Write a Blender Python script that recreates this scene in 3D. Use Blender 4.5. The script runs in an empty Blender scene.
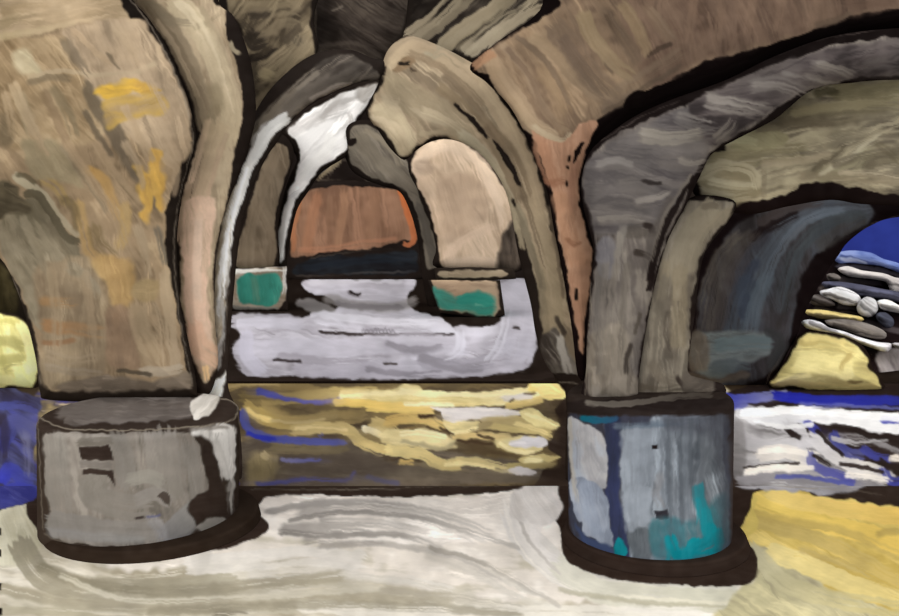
import bpy, math, random
import numpy as np
rng = np.random.RandomState(7)
F, CX, HY, CH = 900.0, 449.5, 200.0, 1.6        # focal length (px), principal column, horizon row, eye height
W, H = 899, 616
col = bpy.context.scene.collection
BLK = (38, 30, 25)

# ------------------------------------------------------------------ noise
TAB = rng.rand(256, 256).astype(np.float32)
def vnoise(u, v, seed=0):
    u = u + seed * 17.31; v = v + seed * 9.77
    iu = np.floor(u).astype(int); iv = np.floor(v).astype(int)
    fu = u - iu; fv = v - iv
    fu = fu * fu * (3 - 2 * fu); fv = fv * fv * (3 - 2 * fv)
    a = TAB[iu & 255, iv & 255]; b = TAB[(iu + 1) & 255, iv & 255]
    c = TAB[iu & 255, (iv + 1) & 255]; d = TAB[(iu + 1) & 255, (iv + 1) & 255]
    return (a * (1 - fu) + b * fu) * (1 - fv) + (c * (1 - fu) + d * fu) * fv

def smooth(pts, closed=False, n=8):
    """Catmull-Rom through the points."""
    p = [np.array(q, float) for q in pts]
    if len(p) < 3: return np.array(p)
    out = []
    m = len(p)
    for i in range(m if closed else m - 1):
        if closed: a, b, c, d = p[i - 1], p[i], p[(i + 1) % m], p[(i + 2) % m]
        else: a, b, c, d = p[max(i - 1, 0)], p[i], p[i + 1], p[min(i + 2, m - 1)]
        L = np.linalg.norm(c - b); k = max(2, min(n, int(L / 5) + 1))
        for j in range(k):
            t = j / k
            out.append(0.5 * ((2 * b) + (c - a) * t + (2 * a - 5 * b + 4 * c - d) * t * t + (3 * b - a - 3 * c + d) * t ** 3))
    if not closed: out.append(p[-1])
    return np.array(out)

def poly_dist(x, y, poly):
    """distance to and nearest point on a closed polygon, plus inside flag"""
    best = np.full(x.shape, 1e9, np.float32); nx = np.zeros_like(best); ny = np.zeros_like(best)
    ins = np.zeros(x.shape, bool)
    m = len(poly)
    for i in range(m):
        ax, ay = poly[i]; bx, by = poly[(i + 1) % m]
        dx, dy = bx - ax, by - ay
        L2 = dx * dx + dy * dy
        if L2 < 1e-9: continue
        t = np.clip(((x - ax) * dx + (y - ay) * dy) / L2, 0, 1)
        qx = ax + t * dx; qy = ay + t * dy
        d = (x - qx) ** 2 + (y - qy) ** 2
        k = d < best
        best = np.where(k, d, best); nx = np.where(k, qx, nx); ny = np.where(k, qy, ny)
        if ay != by:
            ins ^= ((ay > y) != (by > y)) & (x < (bx - ax) * (y - ay) / (by - ay) + ax)
    return np.sqrt(best), nx, ny, ins

# ------------------------------------------------------------------ pigment layers of one surface, its light and shade painted in
SS = 1.5
X0, Y0, X1, Y1 = -30, -30, 930, 646
class Paint:
    count = 0
    def __init__(s, base=BLK, mott=5):
        s.h = int((Y1 - Y0) * SS); s.w = int((X1 - X0) * SS)
        s.b = np.empty((s.h, s.w, 3), np.float32); s.b[:] = base
        Paint.count += 1; s.seed = Paint.count * 31
        yy, xx = np.mgrid[0:s.h, 0:s.w].astype(np.float32)
        n = vnoise(xx / 14, yy / 9, s.seed) - .5
        s.b += (n * 2 * mott)[..., None]
    def win(s, pts, pad):
        p = np.asarray(pts)
        x0 = max(0, int((p[:, 0].min() - pad - X0) * SS)); x1 = min(s.w, int((p[:, 0].max() + pad - X0) * SS) + 1)
        y0 = max(0, int((p[:, 1].min() - pad - Y0) * SS)); y1 = min(s.h, int((p[:, 1].max() + pad - Y0) * SS) + 1)
        if x1 <= x0 or y1 <= y0: return None
        yy, xx = np.mgrid[y0:y1, x0:x1].astype(np.float32)
        return (slice(y0, y1), slice(x0, x1)), xx / SS + X0, yy / SS + Y0
    def put(s, sl, c, a):
        s.b[sl] = s.b[sl] * (1 - a[..., None]) + c * a[..., None]
    def P(s, poly, cols, ang=0, a=1.0, rag=2.0, soft=1.0, sm=True, dry=0.0, jit=5, br=1.0):
        """a patch of pigment inside an outline, brushed along ang"""
        s.seed += 1
        if isinstance(cols, tuple): cols = [cols]
        poly = smooth(poly, True) if sm else np.array(poly, float)
        w = s.win(poly, 5)
        if w is None: return s
        sl, x, y = w
        th = math.radians(ang); u = x * math.cos(th) + y * math.sin(th); v = -x * math.sin(th) + y * math.cos(th)
        wx = (vnoise(x / 9, y / 9, s.seed) - .5) * 2 * rag; wy = (vnoise(x / 9, y / 9, s.seed + 5) - .5) * 2 * rag
        d, _, _, ins = poly_dist(x + wx, y + wy, poly)
        sd = np.where(ins, d, -d)
        al = np.clip(sd / soft + .5, 0, 1) * a
        bw = (vnoise(x / 45, y / 45, s.seed + 8) - .5) * 16
        hi = vnoise(u / 50, (v + bw) / 1.5, s.seed + 1); mid = vnoise(u / 34, (v + bw) / 9, s.seed + 2); lo = vnoise(u / 60, (v + bw) / 30, s.seed + 3)
        bl = vnoise(x / 7, y / 6, s.seed + 4)
        t = np.clip((.10 * hi + .30 * mid + .47 * lo + .13 * bl - .5) * 2.7 + .5, 0, 1) * (len(cols) - 1)
        ca = np.array(cols, np.float32)
        i = np.minimum(t.astype(int), max(len(cols) - 2, 0)); f = (t - i)[..., None]
        c = ca[i] * (1 - f) + ca[np.minimum(i + 1, len(cols) - 1)] * f
        c = c + (((hi - .5) * .9 + (bl - .5) * .9) * jit)[..., None]
        if dry: al = al * np.clip((hi * .6 + mid * .4 - dry) * 5 + .3, 0, 1)
        s.put(sl, c, al)
        area = float((al > .5).sum()) / SS ** 2
        if br and len(cols) > 1 and area > 120: s.bristles(sl, x, y, al, ca, ang, area, br)
        return s
    def bristles(s, sl, x, y, mask, ca, ang, area, br):
        """loose short brush marks laid over a patch, kept inside it"""
        rs = np.random.RandomState(s.seed + 1000)
        sub = s.b[sl]; ys, xs = np.nonzero(mask > .6)
        size = min(1.0, math.sqrt(area) / 90)
        for i in range(int(br * min(90, 5 + area / (330 * max(size, .35))))):
            k = rs.randint(len(xs)); cx, cy = x[ys[k], xs[k]], y[ys[k], xs[k]]
            L = (22 + 46 * rs.rand()) * max(size, .4); wd = (3 + 11 * rs.rand() ** 1.5) * max(size, .45)
            th = math.radians(ang + rs.randn() * 9); cv = rs.randn() * .0028
            t = rs.rand() * 1.3 - .15; tt = min(max(t, 0), 1) * (len(ca) - 1); j = min(int(tt), len(ca) - 2); f = tt - j
            c = (ca[j] * (1 - f) + ca[j + 1] * f) * (1 + (t - .5) * .16)
            i0 = max(0, int(ys[k] - L * SS * .6)); i1 = int(ys[k] + L * SS * .6) + 1; j0 = max(0, int(xs[k] - L * SS * .6)); j1 = int(xs[k] + L * SS * .6) + 1
            X = x[i0:i1, j0:j1] - cx; Y = y[i0:i1, j0:j1] - cy
            u = X * math.cos(th) + Y * math.sin(th); v = -X * math.sin(th) + Y * math.cos(th) + cv * u * u
            hi = vnoise(u / 40, v / 1.1, s.seed + i); md = vnoise(u / 22, v / 3.2, s.seed + i + 7)
            e = np.clip((wd * .5 - np.abs(v)) / 1.2 + .5, 0, 1) * np.clip((L * .5 - np.abs(u) + (hi - .5) * 14) / 7 + .5, 0, 1)
            a = e * np.clip((hi * .6 + md * .4 - .42 - .25 * (u / L + .5) * rs.rand()) * 4 + .3, 0, 1) * (.35 + .45 * rs.rand()) * mask[i0:i1, j0:j1]
            sub[i0:i1, j0:j1] = sub[i0:i1, j0:j1] * (1 - a[..., None]) + (c + ((hi - .5) * 10)[..., None]) * a[..., None]
    def S(s, pts, w, c, c2=None, a=.92, dry=.15, jit=6, end=.5, sm=True, f=None):
        """one brush stroke along a path; dry = how much the bristles break up"""
        s.seed += 1
        p = smooth(pts) if sm else np.array(pts, float)
        wmax = max(w) if hasattr(w, '__len__') else w
        wn = s.win(p, wmax * .6 + 3)
        if wn is None: return s
        sl, x, y = wn
        seg = p[1:] - p[:-1]; L = np.maximum(np.hypot(seg[:, 0], seg[:, 1]), 1e-6); cum = np.concatenate([[0], np.cumsum(L)])
        best = np.full(x.shape, 1e9, np.float32); U = np.zeros_like(best); V = np.zeros_like(best)
        m = len(seg)
        for i in range(m):
            dx, dy = seg[i] / L[i]
            tt = (x - p[i, 0]) * dx + (y - p[i, 1]) * dy
            tc = np.clip(tt, -wmax if i == 0 else 0, L[i] + (wmax if i == m - 1 else 0))
            ex = x - (p[i, 0] + tc * dx); ey = y - (p[i, 1] + tc * dy)
            d = ex * ex + ey * ey; k = d < best
            best = np.where(k, d, best); U = np.where(k, cum[i] + tc, U)
            V = np.where(k, np.sign(dx * ey - dy * ex) * np.sqrt(d), V)
        T = cum[-1]; t = np.clip(U / T, 0, 1)
        wl = np.interp(t, np.linspace(0, 1, len(w)), w) if hasattr(w, '__len__') else np.full(x.shape, float(w))
        r = np.maximum(wl * .5, .4)
        V = V + (vnoise(U / 11, V * 0 + 3, s.seed) - .5) * min(2.0, wmax * .15)
        hi = vnoise(U / 55, V / 1.4, s.seed + 1); mid = vnoise(U / 30, V / 5, s.seed + 2)
        if f is None: f = 1.2 if a >= .9 else (2.2 if a > .75 else 4.5)
        f = np.minimum(f, np.maximum(r * .9, 1.0))
        e = np.clip((r - np.abs(V)) / f + .5, 0, 1); e = e * e * (3 - 2 * e)
        cap = r * end * (1 - (V / r) ** 2).clip(0, 1) ** .5 + (hi - .5) * wmax * .45
        e = e * np.clip((U + cap) / (1 + f) + .5, 0, 1) * np.clip((T - U + cap) / (1 + f) + .5, 0, 1)
        al = e * a
        if dry: al = al * np.clip((hi * .65 + mid * .35 - dry * (0.55 + .9 * t)) * 5 + .4, 0, 1)
        cc = np.array(c, np.float32)
        if c2 is not None: cc = cc * (1 - t[..., None]) + np.array(c2, np.float32) * t[..., None]
        cc = cc + ((hi * .6 + mid * .4 - .5) * 2 * jit)[..., None]
        s.put(sl, cc, al); return s
    def smear(s, x0, y0, x1, y1, ang, L, a=.6):
        """drag the wet pigment along ang over L pixels inside a soft-edged box"""
        s.seed += 1
        sl, x, y = s.win([(x0, y0), (x1, y1)], 0)
        n = 9; acc = 0; th = math.radians(ang)
        yy, xx = np.mgrid[sl[0], sl[1]]
        for k in np.linspace(-.5, .5, n):
            iy = np.clip((yy + math.sin(th) * L * k * SS).astype(int), 0, s.h - 1); ix = np.clip((xx + math.cos(th) * L * k * SS).astype(int), 0, s.w - 1)
            acc = acc + s.b[iy, ix]
        m = np.minimum(np.minimum(x - x0, x1 - x), np.minimum(y - y0, y1 - y)) / 6
        m = np.clip(m, 0, 1) * a * np.clip((vnoise(x / 24, y / 7, s.seed) - .25) * 3, 0, 1)
        s.put(sl, acc / n, m); return s
    def sample(s, px, py):
        q = s.seed
        t = (vnoise(px / 27, py / 27, q + 3) - .5) * .6 + (vnoise(px / 11, py / 8, q + 4) - .5) * .35
        wx = (vnoise(px / 6, py / 6, q) - .5) * 1.8 + (vnoise(px / 2.4, py / 2.4, q + 1) - .5) * .7
        wy = (vnoise(px / 6, py / 6, q + 7) - .5) * 1.8 + (vnoise(px / 2.4, py / 2.4, q + 8) - .5) * .7
        c = s.look(px + wx, py + wy) * (1 + .2 * t)[:, None]
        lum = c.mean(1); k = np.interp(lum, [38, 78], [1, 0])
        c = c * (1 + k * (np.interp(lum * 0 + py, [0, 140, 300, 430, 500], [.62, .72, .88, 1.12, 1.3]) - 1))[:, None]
        return np.clip(c, 3, 253) / 255.0
    def look(s, px, py):
        px = np.where(px < -22, -44 - px, px); px = np.where(px > 920, 1840 - px, px); py = np.where(py < -24, -48 - py, py); py = np.where(py > 640, 1280 - py, py)
        fx = np.clip((px - X0) * SS, 0, s.w - 1.001); fy = np.clip((py - Y0) * SS, 0, s.h - 1.001)
        ix = fx.astype(int); iy = fy.astype(int); ax = (fx - ix)[:, None]; ay = (fy - iy)[:, None]
        b = s.b
        c = (b[iy, ix] * (1 - ax) + b[iy, ix + 1] * ax) * (1 - ay) + (b[iy + 1, ix] * (1 - ax) + b[iy + 1, ix + 1] * ax) * ay
        return c
def lin(c):
    return np.where(c <= .04045, c / 12.92, ((c + .055) / 1.055) ** 2.4)

# ------------------------------------------------------------------ mesh + object helpers
def paint_material(name, rough, grain):
    m = bpy.data.materials.new(name); m.use_nodes = True
    nt = m.node_tree; bs = nt.nodes['Principled BSDF']
    at = nt.nodes.new('ShaderNodeAttribute'); at.attribute_name = 'paint'
    tc = nt.nodes.new('ShaderNodeTexCoord'); nz = nt.nodes.new('ShaderNodeTexNoise')
    nz.inputs['Scale'].default_value = grain; nz.inputs['Detail'].default_value = 4
    mr = nt.nodes.new('ShaderNodeMapRange'); mr.inputs['To Min'].default_value = .93; mr.inputs['To Max'].default_value = 1.07
    mx = nt.nodes.new('ShaderNodeMix'); mx.data_type = 'RGBA'; mx.blend_type = 'MULTIPLY'; mx.inputs[0].default_value = 1
    L = nt.links.new
    L(tc.outputs['Object'], nz.inputs['Vector']); L(nz.outputs['Fac'], mr.inputs['Value'])
    L(at.outputs['Color'], mx.inputs[6]); L(mr.outputs['Result'], mx.inputs[7]); L(mx.outputs[2], bs.inputs['Base Color'])
    bs.inputs['Roughness'].default_value = rough; bs.inputs['Specular IOR Level'].default_value = 0
    return m
MAT = {'stone': paint_material('painted_stone', .9, 60), 'floor': paint_material('painted_floor', .85, 40),
       'water': paint_material('painted_water', .7, 30), 'rock': paint_material('painted_rock', .9, 50)}

GAIN = {}
DUMP = []
def make(name, verts, faces, colors, base, mat, parent=None, flat_from=None):
    """faces: list of int arrays (n,k); colors linear rgb; verts world -> relative to base"""
    me = bpy.data.meshes.new(name)
    v = (np.asarray(verts, np.float32) - np.array(base, np.float32))
    me.vertices.add(len(v)); me.vertices.foreach_set('co', v.ravel())
    idx = np.concatenate([np.asarray(f).ravel() for f in faces]).astype(np.int32)
    tot = np.concatenate([np.full(len(f), np.asarray(f).shape[1], np.int32) for f in faces])
    start = np.concatenate([[0], np.cumsum(tot)[:-1]]).astype(np.int32)
    me.loops.add(len(idx)); me.loops.foreach_set('vertex_index', idx)
    me.polygons.add(len(tot)); me.polygons.foreach_set('loop_start', start); me.polygons.foreach_set('loop_total', tot)
    sm = np.ones(len(tot), bool)
    if flat_from is not None: sm[flat_from:] = False
    me.polygons.foreach_set('use_smooth', sm)
    me.update(calc_edges=True)
    at = me.color_attributes.new('paint', 'FLOAT_COLOR', 'POINT')
    o = bpy.data.objects.new(name, me); col.objects.link(o)
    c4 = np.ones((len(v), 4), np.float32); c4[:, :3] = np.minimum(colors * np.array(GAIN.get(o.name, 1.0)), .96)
    at.data.foreach_set('color', c4.ravel())
    me.validate()
    me.materials.append(MAT[mat])
    if parent is not None: o.parent = parent
    else: o.location = base
    return o
def tag(o, label=None, cat=None, group=None, kind=None):
    for k, v in (('label', label), ('category', cat), ('group', group), ('kind', kind)):
        if v: o[k] = v
    return o
def thing(name, base, label, cat, group=None):
    o = bpy.data.objects.new(name, None); o.empty_display_size = .1; col.objects.link(o); o.location = base
    return tag(o, label, cat, group)
def world(px, py, d):
    return np.stack([(px - CX) / F * d, d, CH - (py - HY) / F * d], -1)
def proj(v):
    return v[:, 0] / v[:, 1] * F + CX, HY - (v[:, 2] - CH) / v[:, 1] * F

def axis(a, b, g, lo, hi):
    """sample positions from a to b, fine (g) inside lo..hi and coarse outside"""
    out = [a]
    while out[-1] < b - 1e-6:
        x = out[-1]
        if x < lo - 1e-6: n = min(x + 14, lo)
        elif x >= hi - 1e-6: n = x + 14
        else: n = x + g
        out.append(min(n, b))
    return np.array(out)

def depth_field(ctrl):
    """smooth distance over the outline from a few (px, py, distance) samples"""
    if not hasattr(ctrl, '__len__'): return lambda x, y: np.full(x.shape, float(ctrl))
    def f(x, y):
        n = 0; s = 0
        for (cx, cy, d) in ctrl:
            w = 1.0 / (((x - cx) ** 2 + (y - cy) ** 2) / 900.0 + 1.0) ** 1.5
            n = n + w * d; s = s + w
        return n / s
    return f

def body(name, outline, depth, paint, thick=.4, bulge=.08, R=22, g=1.25, mat='stone', parent=None, base=None, sm=True, side=None):
    """a solid with a rounded front: outline seen from the front, front face at depth, running back by thick"""
    poly = smooth(outline, True) if sm else np.array(outline, float)
    dep = depth_field(depth)
    ax = axis(poly[:, 0].min() - .01, poly[:, 0].max() + .01, g, -8, 907); ay = axis(poly[:, 1].min() - .01, poly[:, 1].max() + .01, g, -8, 624)
    gx, gy = np.meshgrid(ax, ay)
    d, nx, ny, ins = poly_dist(gx.astype(np.float32), gy.astype(np.float32), poly)
    c = ins[:-1, :-1].astype(int) + ins[1:, :-1] + ins[:-1, 1:] + ins[1:, 1:]
    keep = c >= 1
    px = np.where(ins, gx, nx); py = np.where(ins, gy, ny); e = np.where(ins, d, 0)
    idx = np.arange(gx.size).reshape(gx.shape)
    q = np.stack([idx[:-1, :-1], idx[1:, :-1], idx[1:, 1:], idx[:-1, 1:]], -1)[keep]
    used = np.zeros(gx.size, bool); used[q.ravel()] = True
    rem = np.cumsum(used) - 1; q = rem[q]
    px = px.ravel()[used].astype(np.float64); py = py.ravel()[used].astype(np.float64); e = e.ravel()[used]
    k = np.clip(1 - e / R, 0, 1)
    D = dep(px, py) - bulge * np.sqrt(1 - k * k)
    v = world(px, py, D)
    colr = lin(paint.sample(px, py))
    # rim and back
    a = np.concatenate([q[:, [0, 1]], q[:, [1, 2]], q[:, [2, 3]], q[:, [3, 0]]])
    key = np.minimum(a[:, 0], a[:, 1]).astype(np.int64) * (len(px) + 1) + np.maximum(a[:, 0], a[:, 1])
    u, inv, cnt = np.unique(key, return_inverse=True, return_counts=True)
    be = a[cnt[inv] == 1]
    nb = np.unique(be); mp = -np.ones(len(px), int); mp[nb] = np.arange(len(nb))
    n0 = len(v)
    fr = v[nb]; bk = world(px[nb], py[nb], D[nb] + thick)
    sc = lin(np.array(side if side else np.median(paint.sample(px, py), axis=0) * 255 * .75) / 255.0)
    v = np.concatenate([v, fr, bk]); colr = np.concatenate([colr, np.tile(sc, (2 * len(nb), 1))])
    m = len(nb); b0 = mp[be[:, 0]]; b1 = mp[be[:, 1]]
    rim = np.stack([n0 + b1, n0 + b0, n0 + m + b0, n0 + m + b1], -1)
    faces = [q, rim]
    # back: order the loop(s)
    nxt = {}
    for s0, s1 in zip(b0, b1): nxt.setdefault(int(s0), []).append(int(s1))
    backs = []
    while nxt:
        st = next(iter(nxt)); loop = [st]; cur = st
        while cur in nxt:
            n2 = nxt[cur].pop()
            if not nxt[cur]: del nxt[cur]
            if n2 == st: break
            loop.append(n2); cur = n2
        if len(loop) > 2: backs.append(np.array([[n0 + m + i for i in loop[::-1]]]))
    nf = len(q)
    if base is None and parent is None:
        i = np.argmin(v[:, 2]); base = (float(np.mean(v[:, 0])), float(np.mean(v[:, 1])), float(v[i, 2]))
    if base is None: base = tuple(parent.location)
    return make(name, v, faces + backs, colr, base, mat, parent, flat_from=nf)

def drum(name, cx, cy, r0, r1, z0, z1, paint, parent, bev=.03, mat='stone', nth=420, nz=110):
    """round block with a softened top edge, top disc and underside"""
    prof = [(r0 + (r1 - r0) * t, z0 + (z1 - bev - z0) * t) for t in np.linspace(0, 1, nz)]
    prof += [(r1 - bev + bev * math.cos(a), z1 - bev + bev * math.sin(a)) for a in np.linspace(.2, math.pi / 2, 6)]
    prof += [((r1 - bev) * t, z1) for t in np.linspace(.985, .0005, 90)]
    prof = [(.0005, z0)] + prof
    p = np.array(prof); th = np.linspace(0, 2 * math.pi, nth, endpoint=False)
    x = cx + p[:, 0:1] * np.cos(th)[None]; y = cy + p[:, 0:1] * np.sin(th)[None]; z = np.repeat(p[:, 1:2], nth, 1)
    v = np.stack([x, y, z], -1).reshape(-1, 3)
    n = len(p); i = np.arange(n * nth).reshape(n, nth); j = np.roll(i, -1, 1)
    q = np.stack([i[:-1], j[:-1], j[1:], i[1:]], -1).reshape(-1, 4)
    px, py = proj(v)
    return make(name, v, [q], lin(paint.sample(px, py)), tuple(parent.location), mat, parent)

def ground(name, px0, px1, py0, py1, z, paint, thick, mat, g=1.25):
    """horizontal slab whose far and near edges lie on the given rows of the floor"""
    ax = axis(px0, px1, g, -8, 907); k = (CH - z) * F
    ay = axis(py0, py1, g, py0, 624)
    gx, gy = np.meshgrid(ax, ay); d = k / (gy - HY)
    d0 = k / (py0 - HY); d1 = k / (py1 - HY)
    X = (gx - CX) / F * d
    v = np.stack([X, d, np.full(d.shape, z)], -1)
    n0, n1 = gx.shape; idx = np.arange(gx.size).reshape(gx.shape)
    q = np.stack([idx[:-1, :-1], idx[1:, :-1], idx[1:, 1:], idx[:-1, 1:]], -1).reshape(-1, 4)
    loop = np.concatenate([idx[0, :], idx[1:, -1], idx[-1, -2::-1], idx[-2:0:-1, 0]])
    v = v.reshape(-1, 3); top = v[loop]; bot = top.copy(); bot[:, 2] -= thick
    N = len(v); m = len(loop); a = np.arange(m); b = (a + 1) % m
    rim = np.stack([N + a, N + b, N + m + b, N + m + a], -1)
    under = np.array([[N + m + t for t in range(m)][::-1]])
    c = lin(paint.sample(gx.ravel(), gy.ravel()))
    dk = np.tile(lin(np.array(BLK) / 255.0), (2 * m, 1))
    return make(name, np.concatenate([v, top, bot]), [q, rim, under], np.concatenate([c, dk]), (0.0, float(v[:, 1].mean()), z - thick), mat, None, flat_from=len(q))

# how strongly each surface is pigmented for the light that reaches it
GAIN = {'arch_rib': (1.25, 1.25, 1.282), 'arch_rib.001': (1.02, 1.02, 1.01), 'arch_rib.002': (1.075, 1.087, 1.099), 'arched_niche': (1.124, 1.136, 1.124), 'bank': (1.9, 1.852, 1.9), 'boulder': (1.235, 1.22, 1.19), 'boulder.001': (1.333, 1.351, 1.351), 'canal_water': (1.19, 1.176, 1.111), 'capstone': (1.205, 1.205, 1.205), 'ceiling': (1.22, 1.22, 1.22), 'ceiling.001': (1.471, 1.471, 1.493), 'ceiling.002': (0.962, 0.971, 0.98), 'ceiling.003': (1.389, 1.408, 1.449), 'floor': (0.98, 0.98, 0.98), 'floor.001': (0.962, 0.962, 0.952), 'leg': (1.587, 1.639, 1.695), 'leg.001': (1.042, 1.053, 1.064), 'pedestal': (0.943, 0.962, 0.99), 'pedestal.001': (0.877, 0.901, 0.935), 'pedestal.002': (1.282, 1.299, 1.282), 'pedestal.003': (1.25, 1.316, 1.316), 'shadow_plinth': (0.758, 0.714, 0.667), 'shadow_plinth.001': (0.909, 0.901, 0.885), 'rib': (0.926, 0.935, 0.952), 'rubble_stone': (1.205, 1.205, 1.176), 'rubble_stone.001': (1.316, 1.299, 1.282), 'rubble_stone.002': (1.124, 1.111, 1.136), 'rubble_stone.003': (1.639, 1.667, 1.695), 'rubble_stone.004': (1.562, 1.587, 1.639), 'rubble_stone.005': (1.493, 1.471, 1.429), 'rubble_stone.006': (1.493, 1.538, 1.613), 'rubble_stone.007': (1.316, 1.333, 1.333), 'rubble_stone.008': (1.562, 1.562, 1.587), 'rubble_stone.009': (1.333, 1.333, 1.351), 'rubble_stone.010': (1.562, 1.587, 1.695), 'rubble_stone.011': (1.587, 1.613, 1.724), 'rubble_stone.012': (1.818, 1.786, 1.754), 'shaft': (0.826, 0.84, 0.855), 'shaft.001': (0.769, 0.775, 0.787), 'shaft.002': (1.111, 1.111, 1.099), 'shaft.003': (1.087, 1.087, 1.087), 'vault_arch': (0.877, 0.87, 0.877), 'vault_arch.001': (1.316, 1.316, 1.299), 'wall_back': (1.099, 1.111, 1.124), 'wall_left': (1.042, 1.053, 1.111)}

def z(x0, y0, s, pts):
    """outline measured on an enlarged detail whose corner is (x0, y0) and whose scale is s"""
    return [(x0 + p[0] / s, y0 + p[1] / s) + tuple(p[2:]) for p in pts]
CHALK = (150, 138, 120)

# ================================================================== FLOOR, near
p = Paint(BLK)
WH, WG, WD = (238, 229, 217), (222, 212, 199), (196, 187, 168)
p.P([(-30, 488), (250, 540), (256, 500), (300, 494), (400, 497), (470, 494), (520, 488), (556, 484), (562, 530), (566, 560), (600, 578), (660, 586), (735, 586), (800, 560), (960, 600), (960, 700), (-30, 700)], [WD, WG, WG, WH], 3, rag=1, sm=False)
p.P([(-30, 505), (30, 500), (44, 505), (45, 545), (80, 562), (140, 572), (230, 560), (300, 560), (400, 585), (500, 600), (640, 612), (640, 680), (-30, 680)], [(168, 158, 136), (196, 186, 166), (214, 206, 190)], 6, rag=4, soft=6)
p.P([(262, 500), (300, 495), (400, 498), (470, 496), (520, 487), (548, 486), (557, 500), (560, 545), (520, 540), (420, 545), (320, 540), (262, 535)], [(224, 214, 203), (238, 229, 218), (246, 238, 228)], 4, soft=6)
p.P([(-30, 510), (28, 503), (40, 506), (42, 545), (20, 565), (-30, 560)], [(196, 188, 160), (222, 216, 192)], 70, soft=5)
p.S([(300, 510), (340, 507), (400, 510), (450, 525), (480, 540)], 14, (158, 151, 144), (206, 198, 188), a=.8, dry=.36, f=6)
p.S([(285, 530), (330, 528), (400, 533), (440, 548)], 12, (150, 143, 136), (208, 200, 190), a=.8, dry=.38, f=6)
p.S([(320, 520), (380, 522), (430, 532)], 5, (150, 144, 138), a=.6, dry=.4)
p.S([(305, 540), (340, 538), (380, 542)], 8, (148, 142, 136), a=.6, dry=.45)
p.S([(515, 512), (528, 540), (548, 560), (580, 580), (640, 592), (730, 596)], 30, (222, 215, 208), (204, 198, 182), a=.9, dry=.12)
p.S([(550, 500), (535, 530), (540, 550), (565, 560)], 12, (226, 219, 212), a=.8, dry=.25)
p.S([(430, 552), (470, 566), (520, 592), (560, 604)], 16, (186, 178, 166), (214, 208, 196), a=.6, dry=.3)
p.S([(20, 545), (40, 575), (80, 588), (150, 592), (230, 585)], 26, (140, 132, 112), (168, 160, 138), a=.8, dry=.25)
p.S([(90, 600), (180, 598), (280, 585), (380, 584), (470, 598)], 20, (160, 152, 132), (196, 188, 172), a=.7, dry=.3)
p.S([(10, 600), (60, 606), (160, 612), (300, 606)], 18, (206, 198, 178), (186, 178, 158), a=.7, dry=.25)
p.S([(250, 575), (320, 572), (400, 578), (450, 590)], 12, (216, 209, 198), a=.7, dry=.3)
p.S([(215, 612), (225, 613), (245, 616)], 8, (96, 88, 74), a=.7, dry=.3)
p.S([(560, 566), (600, 592), (700, 600), (790, 606)], 24, (208, 203, 186), (196, 190, 166), a=.85, dry=.15)
p.S([(300, 606), (420, 612), (560, 612), (700, 614)], 14, (226, 219, 206), a=.8, dry=.2)
p.S([(190, 565), (240, 562), (300, 556), (360, 560)], 20, (222, 215, 205), a=.8, dry=.15)
for q, w, c, d in (([(268, 512), (320, 503), (380, 504), (440, 514), (490, 532)], 7, (148, 142, 136), (190, 183, 174)), ([(290, 520), (350, 512), (420, 518), (470, 532), (520, 548)], 5, (132, 126, 120), (180, 173, 164)), ([(280, 532), (330, 536), (390, 534), (440, 546)], 6, (128, 122, 116), (172, 165, 156)), ([(320, 546), (380, 544), (450, 556), (500, 580)], 6, (160, 153, 145), (190, 182, 172)), ([(430, 548), (480, 562), (530, 590), (560, 606)], 5, (150, 143, 133), (186, 178, 166)), ([(520, 520), (532, 545), (560, 575)], 4, (176, 169, 161), (196, 188, 178)), ([(505, 500), (515, 540), (545, 575), (590, 596)], 4, (240, 232, 222), (230, 222, 208))):
    p.S(q, w, c, d, a=.8, dry=.3, f=3)
for q, w, c, d in (([(40, 566), (90, 584), (170, 592), (260, 584), (340, 576)], 12, (128, 120, 100), (160, 151, 130)), ([(0, 588), (80, 604), (200, 606), (330, 596), (450, 598)], 12, (150, 141, 119), (168, 159, 139)), ([(60, 575), (130, 600), (240, 598), (380, 588)], 6, (206, 198, 178), (196, 188, 170)), ([(150, 612), (280, 606), (400, 606), (520, 614)], 9, (140, 132, 112), (158, 150, 131)), ([(380, 590), (450, 596), (520, 608)], 7, (170, 161, 143), (190, 182, 166)), ([(0, 610), (60, 612), (140, 616)], 8, (176, 168, 144), (150, 142, 120)), ([(560, 590), (640, 602), (740, 606), (820, 610)], 5, (172, 165, 144), (186, 178, 150)), ([(620, 596), (700, 602), (780, 604)], 4, (228, 220, 200), (214, 206, 180))):
    p.S(q, w, c, d, a=.75, dry=.25, f=5)
# yellow patch to the right of the blue pedestal
p.P([(745, 545), (760, 520), (800, 560), (860, 590), (899, 605), (940, 640), (940, 660), (700, 660), (730, 600), (757, 575)], [(168, 158, 126), (188, 178, 140), (206, 194, 150)], 30, rag=3, soft=5)
p.P([(737, 495), (760, 489), (800, 493), (850, 500), (899, 508), (960, 520), (960, 640), (899, 612), (850, 596), (800, 572), (765, 548), (742, 545), (738, 525)], [(196, 168, 88), (216, 188, 104), (228, 202, 122)], 22, rag=3, soft=2)
p.S([(742, 493), (770, 510), (820, 522), (870, 535), (910, 548)], 20, (236, 206, 112), (234, 198, 100), a=.95, dry=.08)
p.S([(770, 492), (800, 502), (850, 510), (910, 518)], 17, (232, 204, 124), (228, 190, 100), a=.9, dry=.1)
p.S([(742, 520), (790, 530), (840, 548), (890, 575), (915, 590)], 14, (196, 172, 104), (206, 180, 108), a=.85, dry=.2)
p.S([(740, 510), (790, 522), (850, 534), (899, 556)], 10, (184, 160, 92), (204, 176, 100), a=.7, dry=.35)
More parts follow.
